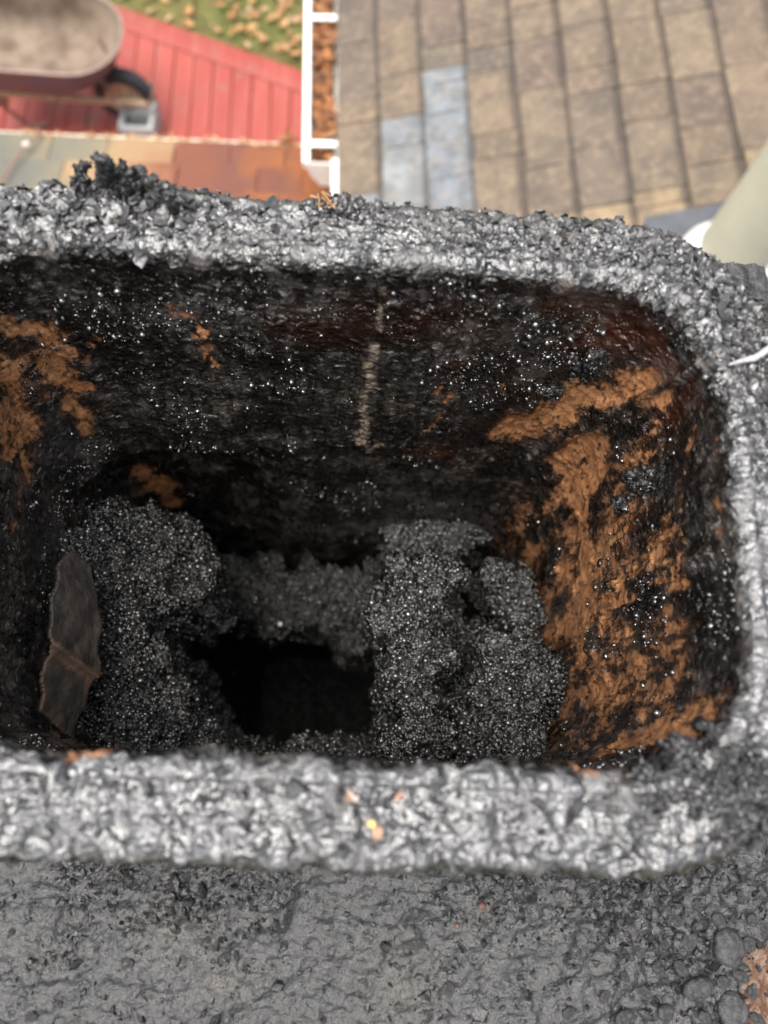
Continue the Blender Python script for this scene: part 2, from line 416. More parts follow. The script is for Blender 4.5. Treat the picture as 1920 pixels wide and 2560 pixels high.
# base speckle of clay showing on the right wall, mask of the left wall
right = sstep(.10, .14, P[:, 0]) * sstep(.0, -.02, P[:, 2]) * (row < n_in)
left = sstep(-.115, -.14, P[:, 0]) * (row < n_in)
clay = np.maximum(clay, .47 * right * sstep(-.03, -.06, P[:, 2])) + (right + .4 * left) * .62 * fbm(P * np.array([1, 1, .35]), 60, 4, 311, .6) * sstep(-.03, -.06, P[:, 2]) + (clay > .15) * .25 * fbm(P, 120, 4, 312, .6)
clay = np.clip(clay, 0, 1.2)
clay = np.maximum(clay, .10 * left)
# displacement of the inner wall
Z = P[:, 2]
st = P * np.array([1, 1, .55])
thick = .0016 * fbm(st, 55, 4, 3) + .0016 * np.maximum(0, fbm(P, 190, 4, 9)) + .0004 * fbm(P, 520, 2, 21)
pw = plates(st, 120, 14); pf = plates(st, 330, 15)
thick = thick + (.0011 * pw + .0007 * pf) * sstep(-.25, .25, fbm(P, 26, 3, 33))
wl = worley(st, 260, 4)
thick = thick + .0016 * np.maximum(0, .62 - wl) * sstep(-.1, .4, fbm(P, 35, 3, 31))
clayy = sstep(.35, .75, clay + .5 * fbm(st, 210, 4, 5))
thick = thick * (1 - .75 * clayy) - .0009 * clayy
lump = np.zeros(len(P)); lump[inner] = .0022 * crack * (1 + .6 * fbm(Qi, 300, 2, 8))
thick = thick + lump
# thick ledge of deposit on the left half of the far wall, recess below it
led = sstep(-.035, -.06, P[:, 0]) * sstep(.13, .16, P[:, 1])
zl = -.182 + .006 * fbm(P, 40, 3, 77)
thick = thick + led * (.006 * sstep(-.09, -.17, Z) * sstep(-.004, .002, Z - zl) - .007 * sstep(.003, -.003, Z - zl))
thick = np.where(row < n_in, thick, 0)
# overhanging lip just under the rim
lip = np.exp(-((Z + .004) / .006) ** 2) * (row < n_in + 7) * (.0022 + .0028 * fbm(P, 70, 3, 13))
# crust on the rim
rimw = (row >= n_in) & (row < n_rim)
fx = sstep(-.02, -.10, P[:, 0]) * (P[:, 1] > .1)                   # flaky far left
cx = np.exp(-(((P[:, 0] - .15) ** 2 + (P[:, 1] - .19) ** 2) / .055 ** 2))  # crumbly far right corner
nearw = (P[:, 1] < .02).astype(float)
rg = fbm(P, 130, 4, 41, ridged=True)
prim = np.zeros(len(P)); prim[rimw] = .0017 * plates(P[rimw], 140, 45) * (.22 + 1.0 * fx + .5 * nearw + .8 * cx)[rimw] + (.0005 + .0006 * cx[rimw]) * plates(P[rimw], 340, 46)
crust = prim + .0012 * fbm(P, 45, 3, 40) + (.0007 + .0008 * fx + .0013 * cx + .0006 * nearw) * (rg + .3) + .0003 * fbm(P, 420, 3, 44)
wl2 = worley(P, 210, 6)
crust = crust + (.0003 + .0012 * cx + .0009 * nearw) * np.maximum(0, .65 - wl2) * 1.6
side = (row >= n_rim)
disp = np.where(rimw, crust, 0) + np.where(side, .0025 * fbm(P, 90, 4, 50) + .0010 * rg, 0) + thick + lip
bl = np.clip((row - (n_in - 3)) / 6., 0, 1); disp = np.where(row < n_in + 3, disp * 1.0 + crust * bl * (row >= n_in - 3) * .0, disp)
P = P + Nn * disp[:, None]
# slow waviness of the whole liner edge
P[:, 2] += (row > n_in - 40) * sstep(-.05, 0, Z) * .0018 * fbm(np.c_[P[:, :2], 0 * Z], 22, 2, 61)
ash = sstep(.2, .9, Nn[:, 2]) + .75 * (row >= n_rim)  # up-facing tar greyed in colour for its sky sheen
ash = np.clip(ash * np.clip(.75 + .9 * fbm(P, 38, 3, 71) + .2 * nearw - .35 * cx, 0.1, 1), 0, 1)
ash = np.maximum(ash, .55 * left * sstep(-.02, -.1, Z) * sstep(-.4, .3, fbm(P, 30, 3, 72)))  # left wall lightened in colour as if light reached it
# small clay coloured scrapes on the near rim
for (x, y, r_) in ((725, 1945, .002), (880, 1990, .003), (1000, 1990, .0022), (400, 1918, .002)):
    q = at_z(x, y, 0); clay = np.maximum(clay, .85 * np.exp(-((P - q) ** 2).sum(1) / r_ ** 2))
def grid_faces(r0, r1):
    i = np.arange(r0, r1 - 1)[:, None] * NC; j = np.arange(NC)[None]; j2 = (j + 1) % NC
    return np.stack([i + j, i + NC + j, i + NC + j2, i + j2], -1).reshape(-1, 4)
flue = empty('flue_liner', (0, CY, 0), label='black tarred clay chimney flue liner with rounded corners in the foreground', cat='flue')
def sub_grid(name, r0, r1):
    F = grid_faces(0, r1 - r0); sl = slice(r0 * NC, r1 * NC)
    me = mesh_np(name, P[sl] - np.array([0, CY, 0]), F, [FLUE])
    for k, a in (('clay', clay), ('brown', brown), ('beige', beige), ('ash', ash), ('soot', soot)): attr(me, k, a[sl])
    me.flip_normals() if False else None
    return obj(name, me, flue)
iw = sub_grid('inner_wall', 0, n_in + 1); iw['label'] = 'soot black inner wall with orange clay showing through'
rim = sub_grid('rim', n_in, n_rim); rim['label'] = 'crusty silver grey tar on the rim'
sub_grid('outer_wall', n_rim - 1, NR)
b = MB(); b.box((0, 0, -1.3), (.30, .19, .02)); b.build('flue_bottom', CHUNK, flue)

# ------------------------------------------------------------------ beads, flakes
ICO = None
def ico(sub):
    bm = bmesh.new(); bmesh.ops.create_icosphere(bm, subdivisions=sub, radius=1)
    V = np.array([v.co[:] for v in bm.verts]); F = np.array([[v.index for v in f.verts] for f in bm.faces]); bm.free(); return V, F
IV, IF = ico(1)
def rand_rot(n):
    q = rng.normal(size=(n, 4)); q /= np.linalg.norm(q, axis=1)[:, None]; a, b_, c, d = q.T
    return np.stack([1 - 2 * (c * c + d * d), 2 * (b_ * c - a * d), 2 * (b_ * d + a * c), 2 * (b_ * c + a * d), 1 - 2 * (b_ * b_ + d * d), 2 * (c * d - a * b_),
                     2 * (b_ * d - a * c), 2 * (c * d + a * b_), 1 - 2 * (b_ * b_ + c * c)], -1).reshape(n, 3, 3)
def scatter(name, pos, rad, mat, parent, origin, kind='stuff', squash=.3, smooth=True, jag=0., **k):
    n = len(pos); R_ = rand_rot(n); s = rad[:, None] * (1 + squash * rng.uniform(-1, 1, (n, 3)))
    V = np.einsum('nij,nvj->nvi', R_, IV[None] * s[:, None, :] * (1 + jag * rng.uniform(-1, 1, (n, len(IV), 1)))) + pos[:, None, :] - np.array(origin)
    F = IF[None] + (np.arange(n) * len(IV))[:, None, None]
    return obj(name, mesh_np(name, V.reshape(-1, 3), F.reshape(-1, 3), [mat], smooth), parent, kind=kind, **k)
def flakes(name, pos, nor, size, mat, parent, origin, curl=1., tilt=.6, **k):
    """thin curled plates: 4x4 grid each, irregular outline"""
    n = len(pos); g = np.linspace(-1, 1, 4); gx, gy = np.meshgrid(g, g); gx = gx.ravel(); gy = gy.ravel()
    jx = gx[None] + rng.normal(0, .15, (n, 16)); jy = gy[None] + rng.normal(0, .15, (n, 16))
    cut = 1 - rng.uniform(0, .45, (n, 1)) * (np.abs(gx * gy) > .9)[None]; jx = jx * cut; jy = jy * cut
    c = rng.uniform(-.1, .5, (n, 1)) * curl; c2 = rng.normal(0, .2, (n, 1)) * curl; ang = rng.uniform(0, 6.28, (n, 1))
    u = jx * np.cos(ang) + jy * np.sin(ang); v = -jx * np.sin(ang) + jy * np.cos(ang)
    asp = rng.uniform(.5, 1.2, (n, 1))
    h = c * u * u * .6 + c2 * v * v + rng.normal(0, .08, (n, 16))
    nor = nor + rng.normal(0, tilt, (n, 3)); nor /= np.linalg.norm(nor, axis=1)[:, None]
    a = np.cross(nor, rng.normal(size=(n, 3))); a /= np.linalg.norm(a, axis=1)[:, None]; b_ = np.cross(nor, a)
    s = size[:, None, None]
    V = pos[:, None, :] + s * (u[..., None] * a[:, None] + (v * asp)[..., None] * b_[:, None] + h[..., None] * nor[:, None]) - np.array(origin)
    q = np.array([[r * 4 + c_, r * 4 + c_ + 1, r * 4 + c_ + 5, r * 4 + c_ + 4] for r in range(3) for c_ in range(3)])
    # thickness: a second layer
    V2 = V - nor[:, None] * s * .16
    VV = np.concatenate([V, V2], 1)
    per = [0, 1, 2, 3, 7, 11, 15, 14, 13, 12, 8, 4]
    rimq = np.array([[per[(i + 1) % 12], per[i], per[i] + 16, per[(i + 1) % 12] + 16] for i in range(12)])
    q = np.concatenate([q, q[:, ::-1] + 16, rimq])
    F = q[None] + (np.arange(n) * 32)[:, None, None]
    return obj(name, mesh_np(name, VV.reshape(-1, 3), F.reshape(-1, 4), [mat], False), parent, **k)
Pg = P.reshape(NR, NC, 3)
def rim_samples(n, wfun, jitter=0):
    rr = rng.integers(n_in + 2, n_rim, n * 6); cc = rng.integers(0, NC, n * 6); p = Pg[rr, cc]
    wv = wfun(p); keep = rng.uniform(size=len(p)) < wv; return p[keep][:n], Nn.reshape(NR, NC, 3)[rr, cc][keep][:n]
FO_ = (0, CY, 0)
far = lambda p: (p[:, 1] > .12)
p, n_ = rim_samples(800, lambda p: far(p) * (.06 + .9 * sstep(.0, -.09, p[:, 0])) * .9)
flakes('flake_crust', p + n_ * .0008, n_, (.0006 + np.minimum(rng.exponential(.0006, len(p)), .0018)) * (1 + .3 * (p[:, 0] < -.05)), FLAKE, flue, FO_, kind='stuff', tilt=.28)
p, n_ = rim_samples(80, lambda p: (p[:, 1] > .182) * sstep(.0, -.06, p[:, 0]))
flakes('flake_crust', p + n_ * .0012, n_, rng.uniform(.0020, .0034, len(p)), FLAKE, flue, FO_, kind='stuff', tilt=.3, curl=.7)
p, n_ = rim_samples(1300, lambda p: np.exp(-(((p[:, 0] - .15) ** 2 + (p[:, 1] - .17) ** 2) / .06 ** 2)))
flakes('flake_crust', p + n_ * .0006, n_, .0005 + np.minimum(rng.exponential(.0006, len(p)), .0018), FLAKE, flue, FO_, kind='stuff', tilt=.5)
p, n_ = rim_samples(1200, lambda p: np.where(far(p), .35, .3))
scatter('grain_crust', p + n_ * .0003, rng.uniform(.0003, .0011, len(p)), FLAKE, flue, FO_, smooth=False, jag=.5)
p, n_ = rim_samples(500, lambda p: (p[:, 1] < .03) * 1.)
scatter('grain_crust', p + n_ * .0001, .0005 + np.minimum(rng.exponential(.0005, len(p)), .0016), FLAKE, flue, FO_, squash=.7, smooth=False, jag=.5)
# sparkling grains stuck on the inner wall
rr = rng.integers(30, n_in, 60000); cc = rng.integers(0, NC, 60000); p = Pg[rr, cc]
wv = (sstep(.10, .34, fbm(p, 30, 4, 91)) * 1.6 + .05 * sstep(-.16, -.05, p[:, 2]) * (p[:, 1] > .14) + .004) * (1 - .9 * sstep(.3, .6, clay.reshape(NR, NC)[rr, cc])) * np.where(p[:, 2] < -.33, .4, 1)
kp = rng.uniform(size=len(p)) < wv * .20
scatter('grain_crust', p[kp], np.minimum(.00028 + rng.exponential(.00042, kp.sum()), .0016), GLINT, flue, FO_, squash=.6, jag=.35)

# ------------------------------------------------------------------ creosote chunks: voxel-merged balls, noise, beads
def in_poly(x, y, poly):
    c = False; n = len(poly)
    for i in range(n):
        x1, y1 = poly[i]; x2, y2 = poly[(i + 1) % n]
        if (y1 > y) != (y2 > y) and x < (x2 - x1) * (y - y1) / (y2 - y1) + x1: c = not c
    return c
def poly_balls(poly_px, z0, thick, rad, spacing, top=lambda x, y: 0., layers=3):
    W3 = [at_z(x, y, z0)[:2] for x, y in poly_px]; xs = [q[0] for q in W3]; ys = [q[1] for q in W3]; out = []
    x = min(xs)
    while x <= max(xs):
        y = min(ys)
        while y <= max(ys):
            jx, jy = x + random.uniform(-.3, .3) * spacing, y + random.uniform(-.3, .3) * spacing
            wq = fbm(np.array([[jx, jy, z0], [jx, jy, z0 + 3.]]), 48, 2, 410)
            if in_poly(jx + .011 * wq[0], jy + .011 * wq[1], W3):
                r_ = rad * random.uniform(.7, 1.3)
                de = 9.
                for k in range(len(W3)):
                    a = np.array(W3[k]); b_ = np.array(W3[(k + 1) % len(W3)]); ab = b_ - a; t = min(1, max(0, ((np.array([jx, jy]) - a) @ ab) / (ab @ ab))); de = min(de, float(np.linalg.norm(np.array([jx, jy]) - a - t * ab)))
                drop = -.020 * math.exp(-de / .009) + .015 * float(fbm(np.array([[jx, jy, z0]]), 32, 3, 400)[0])
                for L in range(layers):
                    out.append((jx, jy, z0 + top(jx, jy) + drop - r_ - thick * L / max(1, layers - 1) + random.uniform(-.2, .2) * rad, r_))
            y += spacing
        x += spacing
    return out
B2V, B2F = ico(2)
def chunk(name, balls, label, cat, voxel=.00135, beads=3000, br=(.0005, .0015), seed=0, amp=1., mat=None, bmat=None, group=None, jag=.12, fine=False):
    bl = np.array(balls); org = (bl[:, 0].mean(), bl[:, 1].mean(), (bl[:, 2] - bl[:, 3]).min())
    V = (B2V[None] * bl[:, 3, None, None] + bl[:, None, :3]).reshape(-1, 3); F = (B2F[None] + (np.arange(len(bl)) * len(B2V))[:, None, None]).reshape(-1, 3)
    me0 = mesh_np('tmp', V, F); o = bpy.data.objects.new('tmp', me0); COL.objects.link(o)
    md = o.modifiers.new('r', 'REMESH'); md.mode = 'VOXEL'; md.voxel_size = voxel
    md2 = o.modifiers.new('s', 'SMOOTH'); md2.iterations = 4; md2.factor = .5
    dg = bpy.context.evaluated_depsgraph_get(); me = bpy.data.meshes.new_from_object(o.evaluated_get(dg))
    bpy.data.objects.remove(o); bpy.data.meshes.remove(me0)
    nv = len(me.vertices); V = np.empty(nv * 3, np.float32); me.vertices.foreach_get('co', V); V = V.reshape(-1, 3).astype(float)
    N_ = np.empty(nv * 3, np.float32); me.vertex_normals.foreach_get('vector', N_); N_ = N_.reshape(-1, 3)
    d = .0075 * fbm(V, 30, 3, seed + 5, ridged=True) - .012 * sstep(.45, .10, worley(V, 38, seed + 8)) + .006 * fbm(V, 14, 2, seed + 12) + .0040 * fbm(V, 60, 3, seed + 1) + .0022 * fbm(V, 160, 3, seed + 2, ridged=True) + .0015 * fbm(V, 380, 2, seed + 3)
    d += .0044 * plates(V, 80, seed + 6) + .0024 * plates(V, 210, seed + 7) + .0013 * np.maximum(0, .6 - worley(V, 420, seed))
    if fine: d = .0016 * plates(V, 260, seed + 6) + .0010 * plates(V, 620, seed + 7) + .0009 * fbm(V, 480, 3, seed + 9, ridged=True)
    V = V + N_ * d[:, None] * amp
    me.vertices.foreach_set('co', (V - np.array(org)).astype(np.float32).ravel()); me.update()
    me.materials.clear(); me.materials.append(mat or CHUNK); me.polygons.foreach_set('use_smooth', np.ones(len(me.polygons), bool)); me.name = name
    root = empty(name, org, label=label, cat=cat, group=group)
    obj('chunk_body', me, root)
    vw = CC - V; vw /= np.linalg.norm(vw, axis=1)[:, None]; wt = np.clip((vw * N_).sum(1) + .15, 0, 1) * sstep(bl[:, 2].min(), bl[:, 2].min() + .5 * (V[:, 2].max() - bl[:, 2].min()), V[:, 2]) + 1e-6; wt[wt < .02] *= .05
    idx = rng.choice(len(V), min(beads, int((wt > .02).sum() * .6) + 1), replace=False, p=wt / wt.sum())
    rad = np.minimum(br[0] * .8 + rng.exponential((br[1] - br[0]) * .55, len(idx)), br[1] * 1.5)
    if len(idx): scatter('bead_crust', V[idx] + N_[idx] * (rad * .35)[:, None], rad, bmat or BEAD, root, org, squash=.25, jag=jag, smooth=jag < .3)
    return root
# the big loaf-shaped lump on the right
bb = poly_balls([(1010, 1480), (1100, 1440), (1150, 1560), (1290, 1560), (1330, 1450), (1370, 1500), (1400, 1600), (1390, 1740), (1350, 1830), (1360, 1925), (1180, 1935), (1010, 1925), (1000, 1840), (1030, 1720)], -.282, .07, .012, .011, layers=3)
for pl, z0_ in (([(1000, 1450), (1065, 1408), (1130, 1420), (1130, 1520), (1090, 1640), (1075, 1760), (1095, 1900), (985, 1920), (975, 1835), (1000, 1720), (1015, 1600)], -.19), ([(1200, 1640), (1265, 1590), (1340, 1595), (1385, 1635), (1385, 1740), (1340, 1800), (1225, 1780), (1185, 1710)], -.205),
                ([(1280, 1440), (1320, 1405), (1365, 1470), (1385, 1560), (1310, 1560)], -.238), ([(1195, 1840), (1290, 1810), (1345, 1850), (1345, 1930), (1195, 1935)], -.19), ([(1065, 1885), (1120, 1865), (1150, 1935), (1065, 1935)], -.215), ([(985, 1760), (1080, 1740), (1090, 1830), (980, 1850)], -.178)):
    bb += poly_balls(pl, z0_, .06, .0095, .009, layers=3)
chunk('creosote_lump', bb, 'big porous bead-crusted creosote lump filling the right side of the flue', 'creosote', beads=8000, seed=1)
chunk('creosote_lump', poly_balls([(975, 1305), (1040, 1262), (1160, 1258), (1270, 1270), (1270, 1300), (1200, 1335), (1000, 1365)], -.315, .05, .009, .009, layers=2),
      'small dark creosote lump against the far wall above the big lump', 'creosote', beads=3600, seed=11)
wx = at_z(240, 1600, -.2)[0]; hx = at_z(545, 1600, -.24)[0]
chunk('creosote_mass', poly_balls([(150, 1400), (230, 1310), (330, 1290), (430, 1310), (490, 1360), (460, 1480), (415, 1600), (405, 1760), (450, 1865), (560, 1915), (250, 1915), (190, 1800)], -.225, .14, .012, .0105, lambda x, y: .035 * (hx - x) / (hx - wx) - .008, 5),
      'dark bead-crusted creosote mass along the left side of the flue', 'creosote', beads=7000, seed=21, amp=.8)
chunk('creosote_shelf', poly_balls([(480, 1400), (640, 1420), (980, 1410), (1000, 1535), (900, 1560), (760, 1550), (640, 1520), (490, 1470)], -.40, .06, .013, .012, layers=2),
      'dim granular creosote shelf behind the black hole in the flue', 'creosote', beads=2600, seed=31, br=(.0008, .0016))
chunk('creosote_ridge', poly_balls([(430, 1880), (600, 1872), (700, 1885), (800, 1875), (930, 1860), (960, 1930), (480, 1930)], -.27, .10, .010, .010, layers=4),
      'low beaded creosote ridge between the black hole and the near rim', 'creosote', beads=2600, seed=41)
chunk('creosote_lump', poly_balls([(1440, 1640), (1490, 1620), (1510, 1680), (1490, 1780), (1420, 1860), (1400, 1800), (1450, 1740)], -.215, .06, .008, .008, layers=3),
      'narrow black creosote lump stuck low on the orange right wall', 'creosote', beads=900, seed=51)
for k, (x, y, w_, r_, lb) in enumerate(((1480, 915, 'F', .0055, 'glossy black tar lump below the reddish stain in the far right corner'), (1610, 1195, 'R', .005, 'glossy black tar lump on the orange right wall beside a drip'),
                                        (1385, 985, 'F', .0035, 'tiny black tar lump left of the orange patch on the far wall'), (1560, 1260, 'R', .0035, 'dull black tar lump between orange patches on right wall'))):
    q = wall_pt(w_, x, y); bs = [(q[0] + random.gauss(0, r_ * .8), q[1] + random.gauss(0, r_ * .5) * (w_ == 'R'), q[2] + random.gauss(0, r_ * .8), r_ * random.uniform(.10, .30)) for _ in range(110)]
    chunk('tar_lump', bs, lb, 'tar lump', voxel=.0007, beads=160, br=(.0003, .0008), seed=60 + k, amp=1., mat=DFLAKE, jag=.4, fine=True)
# clump on the near right corner of the rim, on far rim and bits
def clump(px, py, z, spread, r_, n, lb, seed, sx=1., sy=1., **k):
    q = at_z(px, py, z); bs = []
    for _ in range(n * 9):
        a, b_ = random.gauss(0, spread * sx), random.gauss(0, spread * sy); top = r_ * 1.1 * math.exp(-(a * a / (sx * sx) + b_ * b_ / (sy * sy)) / (1.6 * spread * spread))
        bs.append((q[0] + a, q[1] + b_, q[2] + random.uniform(-.4, 1) * top, r_ * .30 * random.uniform(.45, 1.1)))
    return chunk('tar_clump', bs, lb, 'tar clump', voxel=.0007, beads=k.pop('beads', 500), br=(.0002, .0007), seed=seed, amp=1.1, jag=.5, fine=True, mat=k.pop('mat', DFLAKE), bmat=FLAKE, **k)
def curl(px, py, hgt, wid, lean, lb, seed, mat=DFLAKE):
    """ragged standing curl: a thin crooked sheet of small fused balls"""
    q = at_z(px, py, -.001); bs = []; az = random.uniform(-.8, .8); n = int(hgt / .0006)
    for i in range(n):
        t = i / (n - 1); wd = wid * (.35 + .5 * t + .35 * math.sin(seed + 5 * t) * t); cxx = q[0] + lean * hgt * t * t + .0016 * math.sin(seed * 2 + 6 * t); cyy = q[1] + .0014 * math.sin(seed + 4 * t)
        for k in range(4):
            a = random.uniform(-1, 1); x = a * wd * .5; y = .35 * wd * a * a + random.gauss(0, .0003)
            if random.random() < .28 * t: continue
            bs.append((cxx + x * math.cos(az) - y * math.sin(az), cyy + x * math.sin(az) + y * math.cos(az), q[2] + t * hgt + random.gauss(0, .0007), random.uniform(.0007, .0014)))
    return chunk('tar_curl', bs, lb, 'tar curl', voxel=.0005, beads=60, br=(.0003, .0007), seed=seed, amp=.8, mat=mat, bmat=DFLAKE, jag=.5, fine=True)
for k, a in enumerate(((228, 487, .011, .006, -.1, 'low dark tar curl at the left end of the curl cluster on far rim'), (262, 485, .010, .006, .7, 'grey leaning tar curl left of the tallest curl on far rim', FLAKE), (292, 492, .011, .006, -.1, 'grey tar curl touching the tallest curl on far rim', FLAKE),
                       (322, 506, .022, .006, -.15, 'tallest ragged black tar curl standing on the far rim'), (350, 512, .018, .008, .05, 'squat black tar curl right of the tallest one on far rim'), (437, 535, .019, .006, -.25, 'lone grey tar curl with a bent tip on the far rim', FLAKE))):
    curl(a[0], a[1], a[2], a[3], a[4], a[5], 500 + k, *(a[6:]))
clump(1850, 1965, -.002, .009, .0085, 40, 'lumpy black tar clump on the near right corner of the rim', 81, 1.3, .6, beads=1200)
clump(1720, 1930, -.004, .003, .005, 14, 'black tar blob hanging over the orange wall at the near right corner', 82, beads=300)
clump(862, 522, .000, .0032, .0032, 26, 'upright crumbly tar clump on the far rim below the gutter end', 83, 1.5, .5, mat=FLAKE)
clump(800, 522, .000, .002, .002, 14, 'small brownish crumb beside the upright tar clump on far rim', 84, 1.3, .6, beads=200)
# peeled slab on the left wall
def slab():
    m = MT('peeled_slab'); n1 = m.noise(90, 5, .6); n2 = m.noise(700, 3); e = m.attr('edge')
    c = m.mix(m.range(n1, .35, .7), (.030, .026, .0235), (.068, .059, .052)); c = m.mix(m.range(m.math('ADD', e, m.math('MULTIPLY', m.math('SUBTRACT', n1, .5), 1.2)), .5, .75), c, (.085, .055, .040))
    m.set('Base Color', c); m.set('Roughness', .55); m.set('Specular IOR Level', .35); m.bump(n2, .0006, .8)
    pts = [(108, 1790), (112, 1640), (118, 1520), (150, 1420), (200, 1375), (235, 1410), (252, 1540), (235, 1680), (218, 1770), (196, 1850)]
    sa = math.radians(24); sP = np.array([-.138, 0, -.115]); sn = np.array([math.cos(sa), 0, math.sin(sa)]); e2 = np.array([-math.sin(sa), 0, math.cos(sa)])
    pl = [at_plane(x, y, sP, sn) for x, y in pts]
    pl2 = [(q[1], float((q - sP) @ e2)) for q in pl]
    ys = [q[0] for q in pl2]; zs_ = [q[1] for q in pl2]
    V = []; idx = {}; F = []; E_ = []
    st_ = .0008; ny = int((max(ys) - min(ys)) / st_) + 2; nz = int((max(zs_) - min(zs_)) / st_) + 2
    for i in range(ny):
        for j in range(nz):
            y = min(ys) + i * st_; z = min(zs_) + j * st_
            wob = .0012 * math.sin(y * 330) + .0012 * math.sin(z * 270 + 1)
            if in_poly(y + wob, z + wob, pl2):
                dmin = min(abs((pl2[k][0] - y) * 0 + math.dist(pl2[k], (y, z))) for k in range(len(pl2)))
                idx[i, j] = len(V); V.append((.003 * math.sin(y * 40), y, z)); E_.append(dmin)
    for (i, j), a in idx.items():
        if (i + 1, j) in idx and (i, j + 1) in idx and (i + 1, j + 1) in idx: F.append((a, idx[i + 1, j], idx[i + 1, j + 1], idx[i, j + 1]))
    V = np.array(V); a, b_ = [np.array([0, q[1], (q - sP) @ e2]) for q in (at_plane(130, 1625, sP, sn), at_plane(225, 1700, sP, sn))]
    cr = capsule(V * [0, 1, 1], a * [0, 1, 1], b_ * [0, 1, 1], .005)
    V[:, 0] += .0012 * fbm(V, 120, 3, 3) + .0025 * cr - .003 * sstep(-.003, .003, V[:, 2] - (a[2] + (V[:, 1] - a[1]) * (b_[2] - a[2]) / (b_[1] - a[1])))
    W_ = sP + np.outer(V[:, 0], sn) + np.outer(V[:, 1], [0, 1, 0]) + np.outer(V[:, 2], e2)
    org = W_.mean(0); me = mesh_np('peeled_slab', W_ - org, F, [m.m])
    bnd = np.zeros(len(V)); cnt = np.bincount(np.array(F).ravel(), minlength=len(V)); bnd[cnt < 4] = 1
    for _ in range(5):
        nb = bnd.copy(); Fa = np.array(F); mx = bnd[Fa].max(1); np.maximum.at(nb, Fa.ravel(), np.repeat(mx * .8, 4)); bnd = nb
    attr(me, 'edge', np.clip(bnd * .8 * sstep(.02, -.02, V[:, 1] - V[:, 1].mean() + .0) + cr * .95, 0, 1))
    o = obj('peeled_slab', me, label='smooth dark brown peeled slab leaning on the left wall of the flue', cat='slab')
    o.location = org
    md = o.modifiers.new('t', 'SOLIDIFY'); md.thickness = .0022; md.offset = -1
slab()

# =================================================================== chimney crown and stack
X0, X1, Y0, Y1 = -.262, .236, -.262, .268
ZC = -.105
gx = np.arange(X0, X1 + 1e-6, .0011); gy = np.concatenate([np.arange(Y0, -.165, .004), np.arange(-.165, -.03, .0010), np.arange(-.03, Y1, .006), [Y1]])
GX, GY = np.meshgrid(gx, gy); Q = np.stack([GX.ravel(), GY.ravel(), np.zeros(GX.size)], -1)
dx = np.maximum(np.abs(Q[:, 0]) - HX, 0); dy = np.maximum(np.abs(Q[:, 1] - CY) - HY, 0); rd = np.hypot(dx, dy) - RO   # distance from liner
hz = ZC - .10 * np.maximum(rd, 0) + .010 * np.exp(-np.maximum(rd, 0) / .012)
rough_r = sstep(.06, .15, Q[:, 0])
gr = sstep(.02, .5, fbm(Q, 26, 3, 103)) * sstep(.075, .02, rd) * 1.0                # gritty dark drift next to the liner
hz += .0030 * fbm(Q, 24, 3, 101) + .0018 * fbm(Q * [1, 1.6, 1], 140, 4, 102) + .0007 * fbm(Q, 480, 3, 106) + gr * (.0030 * fbm(Q, 190, 4, 104, ridged=True) + .003)
hz += .0006 * plates(Q, 170, 131) + .0004 * plates(Q, 480, 132)
hz += rough_r * .0034 * np.maximum(0, .62 - worley(Q, 120, 5)) * 1.6
flow = .0009 * fbm(Q * [.5, 2.2, 1], 120, 3, 107); hz += flow
Q[:, 2] = hz
nx, ny = len(gx), len(gy); I_ = np.arange(ny - 1)[:, None] * nx + np.arange(nx - 1)[None]
F = np.stack([I_, I_ + 1, I_ + nx + 1, I_ + nx], -1).reshape(-1, 4)
F = F[(rd[F] > -.012).all(1)]
orange = sstep(.179, .188, Q[:, 0] + .006 * fbm(Q, 60, 3, 120)) * sstep(-.18, -.14, Q[:, 1]) * sstep(-.055, -.075, Q[:, 1])
tan_ = np.zeros(len(Q))
for (x, y, r_) in ((430, 2330, .010), (1000, 2460, .012), (560, 2440, .008), (1190, 2270, .004), (1150, 2320, .003)):
    q = at_z(x, y, ZC - .008); tan_ = np.maximum(tan_, np.exp(-((Q[:, :2] - q[:2]) ** 2).sum(1) / r_ ** 2))
def mat_crown():
    m = MT('tar_coated_crown'); n1 = m.noise(170, 6, .65); n2 = m.noise(800, 4, .6); n3 = m.noise(30, 4)
    c = m.mix(m.range(n1, .32, .68), (.004, .004, .0042), (.024, .024, .0252)); c = m.mix(m.range(n3, .4, .65), c, m.mix(.55, c, (.016, .016, .017)))
    c = m.mix(m.attr('grit'), c, (.014, .014, .0145))
    c = m.mix(m.math('MULTIPLY', m.attr('tan'), .18), c, (.10, .08, .055))
    om = m.range(m.math('ADD', m.attr('orange'), m.math('MULTIPLY', m.math('SUBTRACT', n1, .5), 1.4)), .5, .7); c = m.mix(om, c, m.mix(n2, (.13, .058, .026), (.075, .036, .020)))
    m.set('Base Color', c); m.set('Roughness', m.range(n1, .35, .65, .16, .40)); m.set('Specular IOR Level', .62); m.set('IOR', 1.6)
    b = m.bump(n1, .0026, .85); m.bump(n2, .0004, .7, b); return m.m
CROWN = mat_crown()
chim = empty('chimney', (-.013, .003, -4.35), label='square chimney top coated in black tar around the flue', cat='chimney')
co_ = np.array(chim.location)
me = mesh_np('crown', Q - co_, F, [CROWN]); attr(me, 'orange', orange); attr(me, 'tan', tan_); attr(me, 'grit', gr * .9)
obj('crown', me, chim, label='black tar coated crown slab around the flue')
